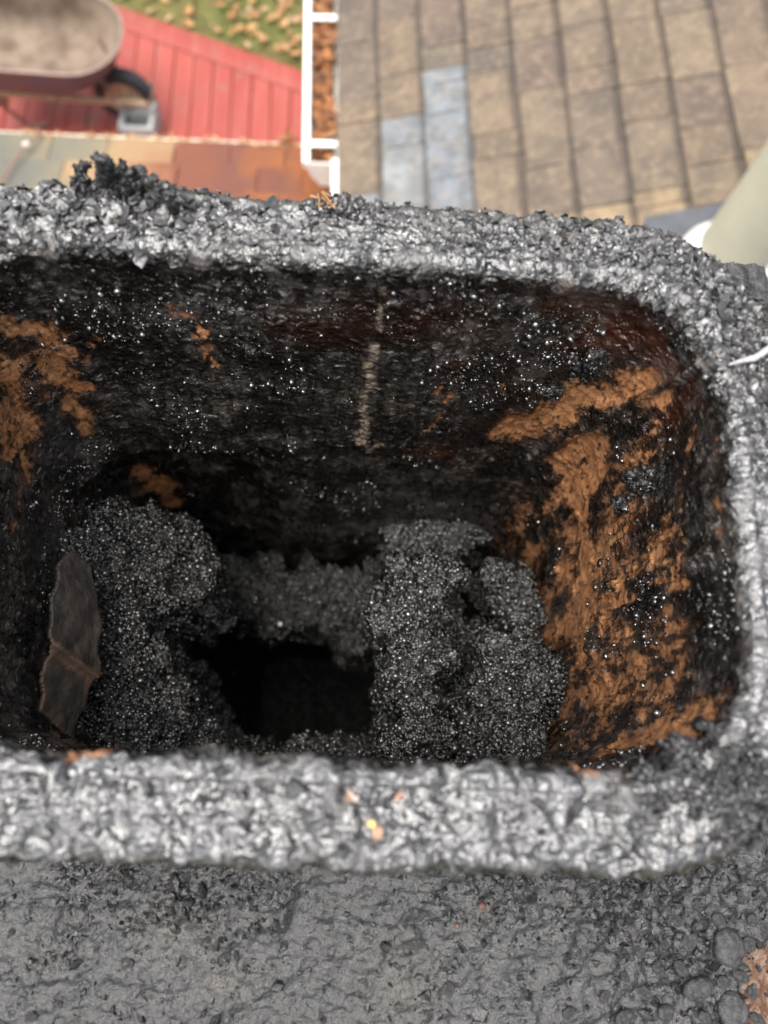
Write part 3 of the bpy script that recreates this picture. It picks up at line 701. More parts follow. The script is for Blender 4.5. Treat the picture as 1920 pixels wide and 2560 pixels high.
def mat_brick():
    m = MT('chimney_brick'); x = m.n('TexBrick'); x.inputs['Scale'].default_value = 1; x.inputs['Brick Width'].default_value = .21; x.inputs['Row Height'].default_value = .075; x.inputs['Mortar Size'].default_value = .006
    x.inputs['Color1'].default_value = (.28, .10, .06, 1); x.inputs['Color2'].default_value = (.2, .07, .045, 1); x.inputs['Mortar'].default_value = (.3, .28, .25, 1)
    sp = m.n('SeparateXYZ'); cb_ = m.n('CombineXYZ'); m.link(m.co(), sp.inputs[0]); m.link(m.math('ADD', sp.outputs[0], sp.outputs[1]), cb_.inputs[0]); m.link(sp.outputs[2], cb_.inputs[1]); m.link(cb_.outputs[0], x.inputs['Vector'])
    m.set('Base Color', x.outputs[0]); m.set('Roughness', .85); return m.m
b = MB(); sh_ = 4.35 - .142; tx = .085; ty = .135
for (cx_, cy_, sx_, sy_) in ((X0 + tx / 2, (Y0 + Y1) / 2, tx, Y1 - Y0 - .004), (X1 - tx / 2 + .02, (Y0 + Y1) / 2, tx - .045, Y1 - Y0 - .004), ((X0 + X1) / 2, Y0 + .1, X1 - X0 - .19, .18), ((X0 + X1) / 2, Y1 - .027, X1 - X0 - .19, .05)):
    b.box((cx_ - co_[0], cy_ - co_[1], sh_ / 2), (sx_, sy_, sh_))
b.build('brick_stack', mat_brick(), chim)
# pebbles bedded in the crown at the lower right
PB = []
def mat_pebble():
    m = MT('tarred_pebble'); n1 = m.noise(2.2, 6, .65); n2 = m.noise(9, 4, .6); m.set('Base Color', m.mix(m.range(n1, .35, .65), (.012, .012, .0125), (.06, .06, .062))); m.set('Roughness', m.range(n2, .3, .7, .25, .48)); m.set('Specular IOR Level', .6); m.bump(n2, .0009, .8); return m.m
PEB = mat_pebble()
for v in range(5):
    V, Fp = ico(3); s = np.array([random.uniform(.8, 1.25), random.uniform(.7, 1.1), random.uniform(.5, .8)])
    V = V * s; V = V * (1 + .16 * fbm(V, 1.3, 3, 200 + v)[:, None] + .05 * fbm(V, 5, 2, 210 + v)[:, None]); PB.append(mesh_np('pebble', V, Fp, [PEB]))
stones = [(1815, 2365, 62), (1828, 2520, 56), (1740, 2470, 48), (1850, 2440, 30), (1795, 2300, 32), (1870, 2360, 26), (1805, 2455, 22), (1700, 2420, 28), (1645, 2425, 26), (1660, 2530, 36), (1610, 2480, 24), (1880, 2300, 22),
          (1720, 2350, 34), (1560, 2540, 34), (1760, 2545, 30), (1690, 2300, 20), (1600, 2380, 20), (1510, 2490, 22), (1850, 2240, 20), (1780, 2410, 18), (1560, 2440, 16), (1880, 2480, 22), (1420, 2530, 22), (1890, 2545, 26), (1490, 2410, 14), (1660, 2360, 16), (1740, 2260, 16), (1310, 2480, 14), (1540, 2330, 12), (1830, 2300, 14),
          (1120, 2470, 22), (1050, 2360, 16), (520, 2350, 11), (590, 2390, 15), (600, 2270, 10), (340, 2380, 9), (240, 2375, 11), (80, 2540, 20), (150, 2510, 14), (1170, 2210, 10), (30, 2330, 12), (960, 2390, 10), (700, 2460, 9), (420, 2290, 10)]
def crown_z(x, y):
    i = np.clip(np.searchsorted(gy, y), 0, ny - 1); j = np.clip(np.searchsorted(gx, x), 0, nx - 1); return Q[i * nx + j, 2]
for k, (x, y, w_) in enumerate(stones):
    q = at_z(x, y, ZC - .006); zz = crown_z(q[0], q[1]); q = at_z(x, y, zz)
    o = obj('pebble', PB[k % 5], chim); r_ = w_ / FPX * .36 * .5 * 1.1
    o.location = Vector(q) - chim.location + Vector((0, 0, r_ * .30)); o.scale = (r_, r_, r_); o.rotation_euler = (random.uniform(-.2, .2), random.uniform(-.2, .2), random.uniform(0, 6))
# grit on the crown
vis = np.nonzero((Q[:, 1] > -.17) & (Q[:, 1] < -.02) & (rd > 0))[0]
wv = .04 + .8 * gr[vis] + .12 * rough_r[vis]; vi = rng.choice(vis, 5200, replace=False, p=wv / wv.sum())
rad = np.minimum(.00025 + rng.exponential(.00038, len(vi)), .0026)
scatter('grit', Q[vi] + np.c_[np.zeros((len(vi), 2)), rad * .1], rad, DFLAKE, chim, co_, squash=.6, smooth=False, jag=.55)
vi = rng.choice(vis, 300, replace=False, p=wv / wv.sum()); flakes('grit_flakes', Q[vi] + [0, 0, .0004], np.tile([0, 0, 1.], (300, 1)), rng.uniform(.0005, .0019, 300), DFLAKE, chim, co_, kind='stuff', tilt=.5)
# tan and reddish crumbs
def crumb(px, py, z, r_, col, lb):
    V, Fp = ico(3); V = V * (1 + .35 * fbm(V, 1.7, 3, random.randint(0, 999))[:, None]) * [1, .8, .6] * r_ * .55
    m = plain('crumb', col, .7, .3, 400); q = at_z(px, py, z); o = obj('crumb', mesh_np('crumb', V, Fp, [m]), label=lb, cat='crumb'); o.location = q; o.rotation_euler = (0, 0, random.uniform(0, 6))
crumb(665, 2158, -.006, .0033, (.55, .33, .10), 'yellow crumb stuck under the outer edge of the near rim')
crumb(726, 1948, .002, .0028, (.55, .36, .16), 'yellow tan crumb at the inner edge of the near rim')
crumb(930, 2060, .002, .0026, (.60, .42, .16), 'bright yellow crumb on the near rim')
crumb(945, 2082, .002, .0036, (.33, .20, .13), 'brown crumb on the near rim')
crumb(955, 2150, -.004, .0026, (.45, .30, .20), 'pale brown crumb below the near rim edge')
crumb(710, 2070, .002, .0018, (.30, .10, .07), 'dark red crumb on the near rim')
crumb(1205, 2265, ZC, .0030, (.10, .045, .035), 'reddish brick crumb in the black grit on the crown')
crumb(1143, 2315, ZC, .0020, (.11, .05, .035), 'small orange crumb in the black grit on the crown')
crumb(540, 2468, ZC - .008, .0016, (.6, .45, .15), 'tiny yellow crumb on the grey crown')
crumb(700, 1560, -.395, .0035, (.75, .72, .68), 'bright white fleck on the shelf behind the hole')

# =================================================================== house roof on the right
ANG = -.0544; PITCH = .3198
G = np.array([math.sin(ANG), math.cos(ANG), 0]); U = np.array([math.cos(ANG) * math.cos(PITCH), -math.sin(ANG) * math.cos(PITCH), math.sin(PITCH)]); NRM = np.cross(U, G)
RP = np.array([-.064, 1.5, -1.7654]); EXPO = .143
def rug(px, py):
    q = at_plane(px, py, RP, NRM) - RP; return q @ U, q @ G
def mat_shingle(name, cols, stain=None):
    m = MT(name); r = m.rand(); n1 = m.noise(26, 4, .6); n2 = m.noise(420, 3, .7); n3 = m.noise(7, 3)
    c = m.ramp(r, [(i / (len(cols) - 1), q) for i, q in enumerate(cols)])
    gp_ = m.n('NewGeometry').outputs['Position']; nb = m.noise(11, 5, .7, vec=gp_); nc_ = m.noise(38, 4, .7, vec=gp_)
    c = m.mix(m.range(nb, .40, .60, 0, .8), c, m.mix(.6, c, (.06, .055, .05)))
    c = m.mix(m.range(nc_, .48, .66, 0, .7), c, m.mix(.5, c, (.36, .27, .18)))
    c = m.mix(m.range(n2, .35, .7, 0, .5), c, (.055, .048, .042), 'MIX')
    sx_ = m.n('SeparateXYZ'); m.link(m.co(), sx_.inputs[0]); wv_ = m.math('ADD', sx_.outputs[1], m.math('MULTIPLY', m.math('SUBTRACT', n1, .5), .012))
    c = m.mix(m.range(wv_, .114, .132, 0, .66), c, (.04, .035, .032))  # butt-edge shade of the next course painted as a dark band
    m.set('Base Color', c); m.set('Roughness', .88); m.set('Specular IOR Level', .25); m.bump(n2, .003, .7); return m
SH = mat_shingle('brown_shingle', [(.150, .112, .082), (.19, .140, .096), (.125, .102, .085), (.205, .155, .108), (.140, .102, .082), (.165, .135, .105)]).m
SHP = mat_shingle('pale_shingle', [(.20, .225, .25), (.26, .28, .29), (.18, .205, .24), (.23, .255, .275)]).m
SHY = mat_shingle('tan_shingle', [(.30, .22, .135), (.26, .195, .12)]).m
WHITE = plain('white_enamel', (.80, .79, .74), .35, .04, 12)
house = empty('house', (1.2, 1.0, -4.35), label='house with brown shingle roof, white gutter at its eave, upper right', cat='house')
ho = np.array(house.location)
def frame_rot(): return Matrix((G, U, NRM)).transposed()           # local x along eave, y up the slope, z out
RROT = Matrix([[G[i], U[i], NRM[i]] for i in range(3)])
if RROT.determinant() < 0:
    NRMs = -NRM; RROT = Matrix([[-G[i], U[i], NRM[i]] for i in range(3)])
if NRM[2] < 0: raise SystemExit('normal')
roof = None
b = MB(); c = RP + U * 1.2 + G * (-.1) - NRM * .045
b.box(c - ho, (4.2, 2.4, .05), RROT); roof = b.build('roof', plain('roof_underlay', (.035, .03, .028), .9), house)
_sh = {}
def shingle_mesh(wd, mat):
    k = (round(wd, 3), mat.name)
    if k not in _sh:
        h = wd / 2 - .0018; L = EXPO + .02; t = .0085
        me = bpy.data.meshes.new('shingle'); bm = bmesh.new()
        vs_ = [bm.verts.new(p) for p in ((-h, 0, 0), (h, 0, 0), (h, L, -.006), (-h, L, -.006), (-h, 0, t), (h, 0, t), (h, L, .0005), (-h, L, .0005))]
        for f in ((4, 5, 6, 7), (0, 1, 5, 4), (1, 2, 6, 5), (3, 0, 4, 7), (2, 3, 7, 6), (0, 3, 2, 1)): bm.faces.new([vs_[i] for i in f])
        bmesh.ops.recalc_face_normals(bm, faces=bm.faces); bm.to_mesh(me); bm.free(); me.materials.append(mat); _sh[k] = me
    return _sh[k]
WID = [.09, .13, .17, .20, .24, .28]
def lay(parent, org_, P0, u, g, n, rot, courses, g0, g1, matf, cuts={}, expo=EXPO, wids=WID):
    for i in range(courses):
        x = g0 + random.uniform(0, .12)
        cl_ = sorted(cuts.get(i, []))
        while x < g1:
            wd = random.choice(wids)
            nxt = [q for q in cl_ if q > x + .03]
            if nxt and x + wd > nxt[0] - .05: wd = nxt[0] - x
            p_ = P0 + u * (i * expo) + g * (x + wd / 2) + n * random.uniform(.0, .0018)
            if not (X0 - .05 < p_[0] < X1 + .05 and Y0 - .1 < p_[1] < Y1 + .05):
                o = obj('shingle', shingle_mesh(wd, matf(i, x + wd / 2)), parent)
                o.matrix_local = Matrix.Translation(Vector(p_ + u * random.gauss(0, .0018) - org_)) @ rot.to_4x4() @ Matrix.Rotation(random.gauss(0, .006), 4, 'Z')
            x += wd
g_w = [rug(900, 492)[1], rug(1005, 296)[1], rug(1130, 168)[1]]
g_y = rug(1500, 520)[1]
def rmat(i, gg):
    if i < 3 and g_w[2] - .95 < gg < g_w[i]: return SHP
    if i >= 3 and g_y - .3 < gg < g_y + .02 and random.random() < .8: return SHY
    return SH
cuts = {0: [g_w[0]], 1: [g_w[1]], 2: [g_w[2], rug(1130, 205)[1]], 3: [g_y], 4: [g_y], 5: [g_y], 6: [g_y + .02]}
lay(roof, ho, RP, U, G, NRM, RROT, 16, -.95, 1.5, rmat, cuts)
for gq in (0,):
    pass
# fascia, drip edge, house wall
b = MB(); c = RP + U * .035 - np.array([0, 0, .125]) - G * .1; b.box(c - ho, (.02, 4.1, .17), Matrix.Rotation(-ANG, 3, 'Z')); b.build('fascia', WHITE, house)
g_end = (at_z(800, 410, -1.775) - RP) @ G
a0 = RP + G * -.9 - U * .012 - NRM * .006; a1 = RP + G * (g_end + .02) - U * .012 - NRM * .006
b = MB(); mid = (a0 + a1) / 2; b.box(mid - ho, (np.linalg.norm(a1 - a0), .030, .012), RROT, .003); b.build('drip_edge', WHITE, house, label='white drip edge beyond the gutter end')
b = MB(); b.box((.55, -.1, 1.24), (2.2, 3.9, 2.48), Matrix.Rotation(-ANG, 3, 'Z')); b.build('wall', plain('siding', (.62, .60, .54), .7, .05, 8), house)
# gutter: K profile in (x across, z) swept along G
gut = empty('gutter', RP + G * .9 + np.array([-.08, 0, -.12]), label='white aluminium rain gutter full of brown leaves beside the brown roof', cat='gutter'); go = np.array(gut.location)
AX = np.array([math.cos(ANG), -math.sin(ANG), 0])
def gp(x, z, g): return RP + AX * x + np.array([0, 0, z]) + G * g
proK = [(.004, -.010), (.004, -.105), (-.062, -.105), (-.070, -.090), (-.092, -.060), (-.098, -.030), (-.115, -.022), (-.115, -.004), (-.094, -.004), (-.094, -.010)]
proI = [(-.096, -.012), (-.109, -.012), (-.109, -.018), (-.094, -.026), (-.088, -.058), (-.067, -.086), (-.060, -.101), (.001, -.101), (.001, -.010)]
g1 = 1.9
b = MB(); b.prism([gp(x, z, g_end) - go for x, z in proK + proI], (0, 0, 0), G * (g1 - g_end)); b.build('trough', WHITE, gut, angle=25)
b = MB(); b.prism([gp(x, z, g_end - .003) - go for x, z in proK[:8] + [(.003, -.004)]], (0, 0, 0), G * .004); b.build('end_cap', WHITE, gut, angle=25)
b = MB(); lip_a = gp(-.1045, -.002, g_end - .003) - go; b.box(gp(-.1045, -.001, (g_end + g1) / 2) - go, (.021, g1 - g_end + .006, .004), Matrix.Rotation(-ANG, 3, 'Z'), .001); b.build('front_lip', WHITE, gut)
for (px_, py_) in ((812, 361), (820, 46)):
    gg = (at_z(px_, py_, -1.775) - RP) @ G; b = MB(); b.box(gp(-.05, -.008, gg) - go, (.088, .024, .006), Matrix.Rotation(-ANG, 3, 'Z'), .001); b.build('hanger', WHITE, gut)
gg = g_end + .65 * 1.0
# leaves
def mat_leaf(name, cols):
    m = MT(name); r = m.rand(); n = m.noise(40, 3); at_ = m.attr('tint')
    c = m.ramp(m.math('FRACT', m.math('ADD', r, at_)), [(i / (len(cols) - 1), q) for i, q in enumerate(cols)]); m.set('Base Color', m.mix(m.range(n, .3, .7, 0, .4), c, m.mix(.6, c, (.08, .04, .02)))); m.set('Roughness', .7); return m.m
LEAFB = mat_leaf('wet_brown_leaf', [(.24, .08, .025), (.33, .13, .04), (.16, .06, .025), (.40, .19, .07), (.20, .07, .02)])
LEAFT = mat_leaf('dry_tan_leaf', [(.40, .19, .06), (.48, .28, .12), (.27, .11, .04), (.45, .31, .19), (.36, .14, .03)])
def leaf_np(n, pos, size, flat=.5):
    """lobed leaf fans: 9 outline points + centre, curled"""
    k = 11; a = np.linspace(0, 2 * np.pi, k, endpoint=False)
    rad = np.where(np.arange(k) % 2 == 0, 1., .55)[None] * rng.uniform(.7, 1.15, (n, k)); rad[:, 0] = 1.3
    x = np.cos(a)[None] * rad; y = np.sin(a)[None] * rad * .72; zc = rng.uniform(-.1, .5, (n, 1)); zz = zc * (x * x * .5 + y * y * .8) + rng.normal(0, .08, (n, k))
    L = np.stack([x, y, zz], -1); L = np.concatenate([L, np.zeros((n, 1, 3))], 1)
    yaw = rng.uniform(0, 6.28, n); nr = np.stack([rng.normal(0, flat, n), rng.normal(0, flat, n), np.ones(n)], -1); nr /= np.linalg.norm(nr, axis=1)[:, None]
    t = np.stack([np.cos(yaw), np.sin(yaw), np.zeros(n)], -1); a_ = np.cross(nr, t); a_ /= np.linalg.norm(a_, axis=1)[:, None]; b_ = np.cross(nr, a_)
    V = pos[:, None] + size[:, None, None] * (L[..., :1] * a_[:, None] + L[..., 1:2] * b_[:, None] + L[..., 2:] * nr[:, None])
    f = np.array([[i, (i + 1) % k, k] for i in range(k)]); F = f[None] + (np.arange(n) * (k + 1))[:, None, None]
    return V.reshape(-1, 3), F.reshape(-1, 3), np.repeat(rng.uniform(size=n), k + 1)
n = 520; g_ = rng.uniform(g_end + .02, g1, n); xx = rng.uniform(-.085, -.018, n); zz = rng.uniform(-.05, -.018, n)
pos = np.array([gp(a, c, g__) for a, c, g__ in zip(xx, zz, g_)])
V, F, T = leaf_np(n, pos, rng.uniform(.012, .030, n), .6); me = mesh_np('leaf_litter', V - go, F, [LEAFB], False); attr(me, 'tint', T)
b = MB(); b.box(gp(-.05, -.065, (g_end + g1) / 2) - go, (.066, g1 - g_end - .04, .05), Matrix.Rotation(-ANG, 3, 'Z')); mud = b.mesh('m', plain('leaf_mould', (.06, .03, .015), .9, .3, 60))
o = obj('leaf_litter', me, label='brown leaves packed in the white rain gutter', cat='leaves', kind='stuff'); o.location = go
obj('leaf_mould', mud, gut)
# vent pipe
PIPE = MT('vent_pipe_paint'); n1 = PIPE.noise(14, 4); PIPE.set('Base Color', PIPE.mix(PIPE.range(n1, .3, .7), (.50, .50, .40), (.55, .54, .43))); PIPE.set('Roughness', .42)
pb = at_plane(1806, 664, RP, NRM)
vent = empty('vent_pipe', pb, label='pale cream green metal vent pipe with flashing rising from the brown roof', cat='pipe')
b = MB(); b.lathe([(.088, -.05), (.088, 1.05)], (0, 0, 0), n=64); b.build('pipe', PIPE.m, vent)
b = MB(); b.lathe([(.128, -.05), (.122, .02), (.10, .06), (.0895, .07), (.0890, .06)], (0, 0, 0), n=64); b.build('storm_collar', WHITE, vent)
b = MB(); b.box((0, 0, .012), (.36, .36, .006), RROT, .002); b.build('flashing', plain('lead_flashing', (.07, .075, .085), .75, .2, 20, .0), vent)

# =================================================================== porch roof lower left
ZE = -2.1; e0, e1 = at_z(0, 338, ZE), at_z(758, 370, ZE)
PG = (e1 - e0) / np.linalg.norm(e1 - e0); pp = math.radians(15); PU0 = np.array([PG[1], -PG[0], 0]); PU0 = PU0 if PU0[1] < 0 else -PU0
PU = PU0 * math.cos(pp) + np.array([0, 0, math.sin(pp)]); PNm = np.cross(PG, PU); PNm = PNm if PNm[2] > 0 else -PNm
PROT = Matrix([[-PG[i], PU[i], PNm[i]] for i in range(3)])
if PROT.determinant() < 0: PROT = Matrix([[PG[i], PU[i], PNm[i]] for i in range(3)])
porch = empty('porch', (e0[0] + .3, e0[1] - .5, -4.2), label='low porch roof of rust stained shingles at the left', cat='porch'); po = np.array(porch.location)
def mat_porch():
    m = MT('rust_stained_shingle'); r = m.rand(); n1 = m.noise(7, 4, .6, vec=m.n('NewGeometry').outputs['Position']); n2 = m.noise(420, 3, .7)
    gx_ = m.n('SeparateXYZ'); m.link(m.n('NewGeometry').outputs['Position'], gx_.inputs[0])
    t = m.math('ADD', m.math('MULTIPLY', m.math('SUBTRACT', gx_.outputs[0], float(e0[0])), 1 / float(e1[0] - e0[0])), m.math('MULTIPLY', m.math('SUBTRACT', n1, .5), .45))
    t = m.math('ADD', t, m.math('MULTIPLY', m.math('SUBTRACT', r, .5), .22))
    c = m.ramp(t, [(.0, (.13, .13, .11)), (.2, (.19, .165, .115)), (.36, (.30, .20, .11)), (.55, (.27, .145, .08)), (.72, (.18, .065, .04)), (.86, (.15, .06, .045)), (1.0, (.25, .09, .035))])
    c = m.mix(m.range(n2, .35, .75, 0, .35), c, (.05, .04, .035)); m.set('Base Color', c); m.set('Roughness', .9); m.set('Specular IOR Level', .25); m.bump(n2, .003, .6); return m.m
PSH = mat_porch()
proof = None
b = MB(); c = e0 + PG * .55 + PU * .75 - PNm * .03; b.box(c - po, (2.6, 1.5, .04), PROT); proof = b.build('roof', PSH, porch)
lay(proof, po, e0, PU, PG, PNm, PROT, 7, -.45, float(np.linalg.norm(e1 - e0)) + .35, lambda i, g: PSH, wids=[.16, .2, .24, .28])
b = MB(); c = e0 + PG * .6 - PU * .012 - PNm * .004; b.box(c - po, (2.4, .022, .014), PROT, .003); b.build('drip_edge', plain('pale_trim', (.62, .55, .42), .6, .3, 40), porch)
b = MB(); b.box(e0 + PG * .6 - np.array([0, 0, .10]) + PU0 * .03 - po, (2.4, .02, .16), Matrix.Rotation(math.atan2(PG[1], PG[0]), 3, 'Z')); b.build('fascia', WHITE, porch)
for t in (-.3, .75):
    b = MB(); q = e0 + PG * t + PU0 * .12 - po; b.box((q[0], q[1], (2.1 - .12) / 2), (.09, .09, 2.1 - .12)); b.build('post', WHITE, porch)
# leaf bits along the porch eave and the tuft at its corner
n = 60; pos = e0 + rng.uniform(.05, 1.1, n)[:, None] * PG + PU * rng.uniform(-.018, .01, n)[:, None] + PNm * .012
V, F, T = leaf_np(n, pos, rng.uniform(.006, .016, n), .5); me = mesh_np('leaf_scraps', V, F, [LEAFT], False); attr(me, 'tint', T)
obj('leaf_scraps', me, label='dry leaf scraps caught along the porch eave edge', cat='leaves', kind='stuff')
q = at_z(722, 352, ZE + .01); n = 14; V, F, T = leaf_np(n, q + rng.normal(0, .014, (n, 3)), rng.uniform(.014, .026, n), .9); me = mesh_np('leaf_tuft', V - q, F, [LEAFB], False); attr(me, 'tint', T)
o = obj('leaf_tuft', me, label='clump of brown leaves at the porch eave corner beside the gutter', cat='leaves'); o.location = q
# thin cable over the porch eave
def on_porch(x, y, h): return at_plane(x, y, e0 + PNm * h, PNm)
cb = empty('cable', on_porch(60, 370, .03), label='thin brown cable crossing the porch eave at the far left', cat='cable'); cbo = np.array(cb.location)
pts = [at_y(92, 322, e0[1] + .06), on_porch(99, 337, .03), on_porch(65, 362, .035), on_porch(35, 405, .03), on_porch(0, 456, .03), on_porch(-70, 560, .02)]
b = MB(); b.tube([p - cbo for p in pts], .0042, 8); b.build('strand', plain('brown_cable', (.22, .12, .085), .6, .2, 50), cb)
b = MB(); b.tube([pts[2] - cbo + np.array([-.008, -.006, 0]), pts[2] - cbo + np.array([.008, .006, 0])], .009, 8); b.build('clip', plain('clip', (.6, .5, .45), .5), cb)

# =================================================================== ground, deck, lawn
ZD = -4.2
def ground_sheet(name, z, mat, size=400, c=(0, 0)):
    b = MB(); bm = b.bm; s = size / 2
    bm.faces.new([bm.verts.new((c[0] + x * s, c[1] + y * s, z)) for x, y in ((-1, -1), (1, -1), (1, 1), (-1, 1))]); return b.build(name, mat, kind='structure')
m = MT('lawn_soil'); n1 = m.noise(1.1, 5, .6); n2 = m.noise(9, 4, .6); c = m.mix(m.range(n1, .35, .65), (.07, .09, .02), (.14, .115, .04)); c = m.mix(m.range(n2, .45, .75), c, (.11, .07, .03)); m.set('Base Color', c); m.set('Roughness', .95)
lawn = ground_sheet('lawn', ZD - .05, m.m); lawn['label'] = 'autumn lawn beyond the red deck'; lawn['category'] = 'lawn'
A0, A1 = at_z(255, 0, ZD), at_z(764, 179, ZD); BO0, BO1 = at_z(298, 52, ZD), at_z(761, 229, ZD)
ED = (A1 - A0) / np.linalg.norm(A1 - A0)                             # deck edge direction
EN = np.array([-ED[1], ED[0], 0]); EN = EN if EN[1] > 0 else -EN     # outward
# grass blades
n = 26000; pos = np.stack([rng.uniform(-3.6, 1.2, n), rng.uniform(4.2, 8.6, n), np.full(n, ZD - .05)], -1); pos = pos[((pos - A0) @ EN) > .01]; n = len(pos)
h = rng.uniform(.03, .075, n); az = rng.uniform(0, 6.28, n); dv = np.stack([np.cos(az), np.sin(az), 0 * az], -1); ln = np.stack([rng.normal(0, .5, n), rng.normal(0, .5, n), np.ones(n)], -1)
V = np.stack([pos - dv * .004, pos + dv * .004, pos + ln * h[:, None]], 1)
m = MT('grass'); t = m.attr('tint'); m.set('Base Color', m.ramp(t, [(0, (.075, .095, .016)), (.5, (.155, .155, .030)), (.8, (.24, .19, .055)), (1, (.30, .19, .08))])); m.set('Roughness', .6)
me = mesh_np('grass', V.reshape(-1, 3), np.arange(n * 3).reshape(-1, 3), [m.m], False)
attr(me, 'tint', np.repeat(np.clip(.45 + .5 * fbm(pos, 1.6, 3, 5) + rng.normal(0, .15, n), 0, 1), 3))
obj('grass', me, label='thin yellow green grass on the lawn', cat='grass', kind='stuff')
LM = []
for k in range(6):
    V, F, T = leaf_np(1, np.zeros((1, 3)), np.ones(1), .1); me = mesh_np('fallen_leaf', V, F, [LEAFT], False); attr(me, 'tint', T); LM.append(me)
cnt = 0
while cnt < 230:
    p_ = np.array([random.uniform(-2.0, .05), random.uniform(4.7, 6.1), ZD - .05 + random.uniform(.03, .06)])
    if (p_ - A0) @ EN < .06 or fbm(p_[None], 2.2, 2, 9)[0] < random.uniform(-.9, .25): continue
    o = obj('fallen_leaf', LM[cnt % 6], lawn); s_ = random.uniform(.026, .055); o.location = p_; o.scale = (s_, s_, s_); o.rotation_euler = (random.gauss(0, .3), random.gauss(0, .3), random.uniform(0, 6.3)); cnt += 1
# deck
def mat_deck():
    m = MT('red_deck_stain'); r = m.rand(); gco = m.n('NewGeometry').outputs['Position']
    mp = m.n('Mapping'); mp.inputs['Scale'].default_value = (22, 1.6, 1); m.link(gco, mp.inputs['Vector']); n1 = m.noise(1, 5, .6, vec=mp.outputs[0]); n2 = m.noise(6.5, 6, .7, vec=gco)
    c = m.mix(r, (.23, .031, .022), (.28, .046, .033)); c = m.mix(m.range(n1, .4, .75, 0, .5), c, (.34, .092, .070)); c = m.mix(m.range(n2, .52, .72, 0, .75), c, (.19, .09, .065)); m.set('Base Color', c); m.set('Roughness', .6); m.bump(n1, .004, .5); return m.m
DK = mat_deck()
deck = empty('deck', (-2.0, 4.3, ZD - .15), kind='structure', label='red painted wooden deck with an angled edge board', cat='deck'); do = np.array(deck.location)
BD = np.array([-.045, .999, 0]); BX = np.array([.999, .045, 0]); pitch_ = .1415; bw = .135
inn = 0.19                                                          # border width
def hitline(x):                                                     # where a board line meets the border's inner edge
    p0 = np.array([x, 0, ZD]); L = A0 - EN * inn; den = BD @ EN; return ((L - p0) @ EN) / den
x = -4.4
while x < .75:
    x += pitch_; pl_ = x - bw / 2; prr = x + bw / 2; y0 = 2.2; ya = hitline(pl_) - .004; yb = hitline(prr) - .004
    f = lambda xx, yy, zz: np.array([xx, 0, zz]) + BD * yy - do
    bm = bmesh.new(); q = [(pl_, y0), (prr, y0), (prr, yb), (pl_, ya)]
    T_ = [bm.verts.new(f(a, b_, ZD + random.uniform(-.0008, .0008))) for a, b_ in q]; B_ = [bm.verts.new(f(a, b_, ZD - .028)) for a, b_ in q]
    bm.faces.new(T_); bm.faces.new(B_[::-1])
    for i in range(4): bm.faces.new((T_[i], B_[i], B_[(i + 1) % 4], T_[(i + 1) % 4]))
    bmesh.ops.recalc_face_normals(bm, faces=bm.faces); bmesh.ops.bevel(bm, geom=list(bm.edges), offset=.003, segments=1, affect='EDGES')
    me = bpy.data.meshes.new('plank'); bm.to_mesh(me); bm.free(); me.materials.append(DK); obj('plank', me, deck)
ang = math.atan2(ED[1], ED[0]); c = (A0 + A1) / 2 - EN * (inn / 2)
b = MB(); b.box(c - EN * 0 + ED * -.3 - do + np.array([0, 0, -.0135]), (5.6, inn - .004, .030), Matrix.Rotation(ang, 3, 'Z'), .004); b.build('border_plank', DK, deck)
b = MB(); b.box(c + EN * (inn / 2 - .02) + ED * -.3 - do + np.array([0, 0, -.09]), (5.6, .03, .12), Matrix.Rotation(ang, 3, 'Z')); b.build('rim_joist', DK, deck)
b = MB(); b.box((0.1, -.5, .05), (5.2, 2.6, .04)); b.build('joist_base', plain('joist', (.05, .03, .025), .9), deck)

# =================================================================== wheelbarrow
wb = empty('wheelbarrow', (-1.95, 4.2, ZD), label='rusty steel wheelbarrow with a tan dusty tray on the red deck', cat='wheelbarrow'); wo = np.array(wb.location)
RUSTIN = MT('dusty_tray'); n1 = RUSTIN.noise(5, 5, .6); n2 = RUSTIN.noise(40, 4); c = RUSTIN.mix(RUSTIN.range(n1, .35, .68), (.19, .145, .108), (.085, .056, .040)); c = RUSTIN.mix(RUSTIN.range(n2, .55, .8, 0, .5), c, (.33, .13, .06)); RUSTIN.set('Base Color', c); RUSTIN.set('Roughness', .8)
RUSTOUT = MT('rusty_blue_tray'); n1 = RUSTOUT.noise(6, 5, .6); RUSTOUT.set('Base Color', RUSTOUT.ramp(n1, [(.3, (.085, .09, .16)), (.48, (.12, .10, .11)), (.7, (.14, .09, .07))])); RUSTOUT.set('Roughness', .55)
STEEL = plain('brown_steel', (.16, .095, .07), .55, .3, 30); WOOD = plain('grey_brown_wood', (.30, .20, .135), .8, .25, 25)
zr = -3.56; xf = at_z(303, 90, zr)[0]; yn = at_z(120, 184, zr)[1]; wdt = .66; yc = yn + wdt / 2; xr = xf - 1.02
def tray_loop(sc_f, sc_r, sc_y, z, n=72, ex=3.0):
    L = []; cx_ = (xf + xr) / 2
    xF = cx_ + (xf - cx_) * sc_f; xR = cx_ + (xr - cx_) * sc_r; h = (wdt / 2) * sc_y
    rf, rb = min(.30 * sc_y, h * .94), .14 * sc_y
    cs = [((xF - rf, yc + h - rf), 0, rf, 1), ((xR + rb, yc + h - rb), 90, rb, 1), ((xR + rb, yc - h + rb), 180, rb, 1), ((xF - rf, yc - h + rf), 270, rf, 1)]
    for (c_, a0_, r_, _) in cs:
        for k in range(n // 4):
            a = math.radians(a0_ + 90 * k / (n // 4 - 1)); L.append(Vector((c_[0] + r_ * math.cos(a), c_[1] + r_ * math.sin(a), z)))
    return L
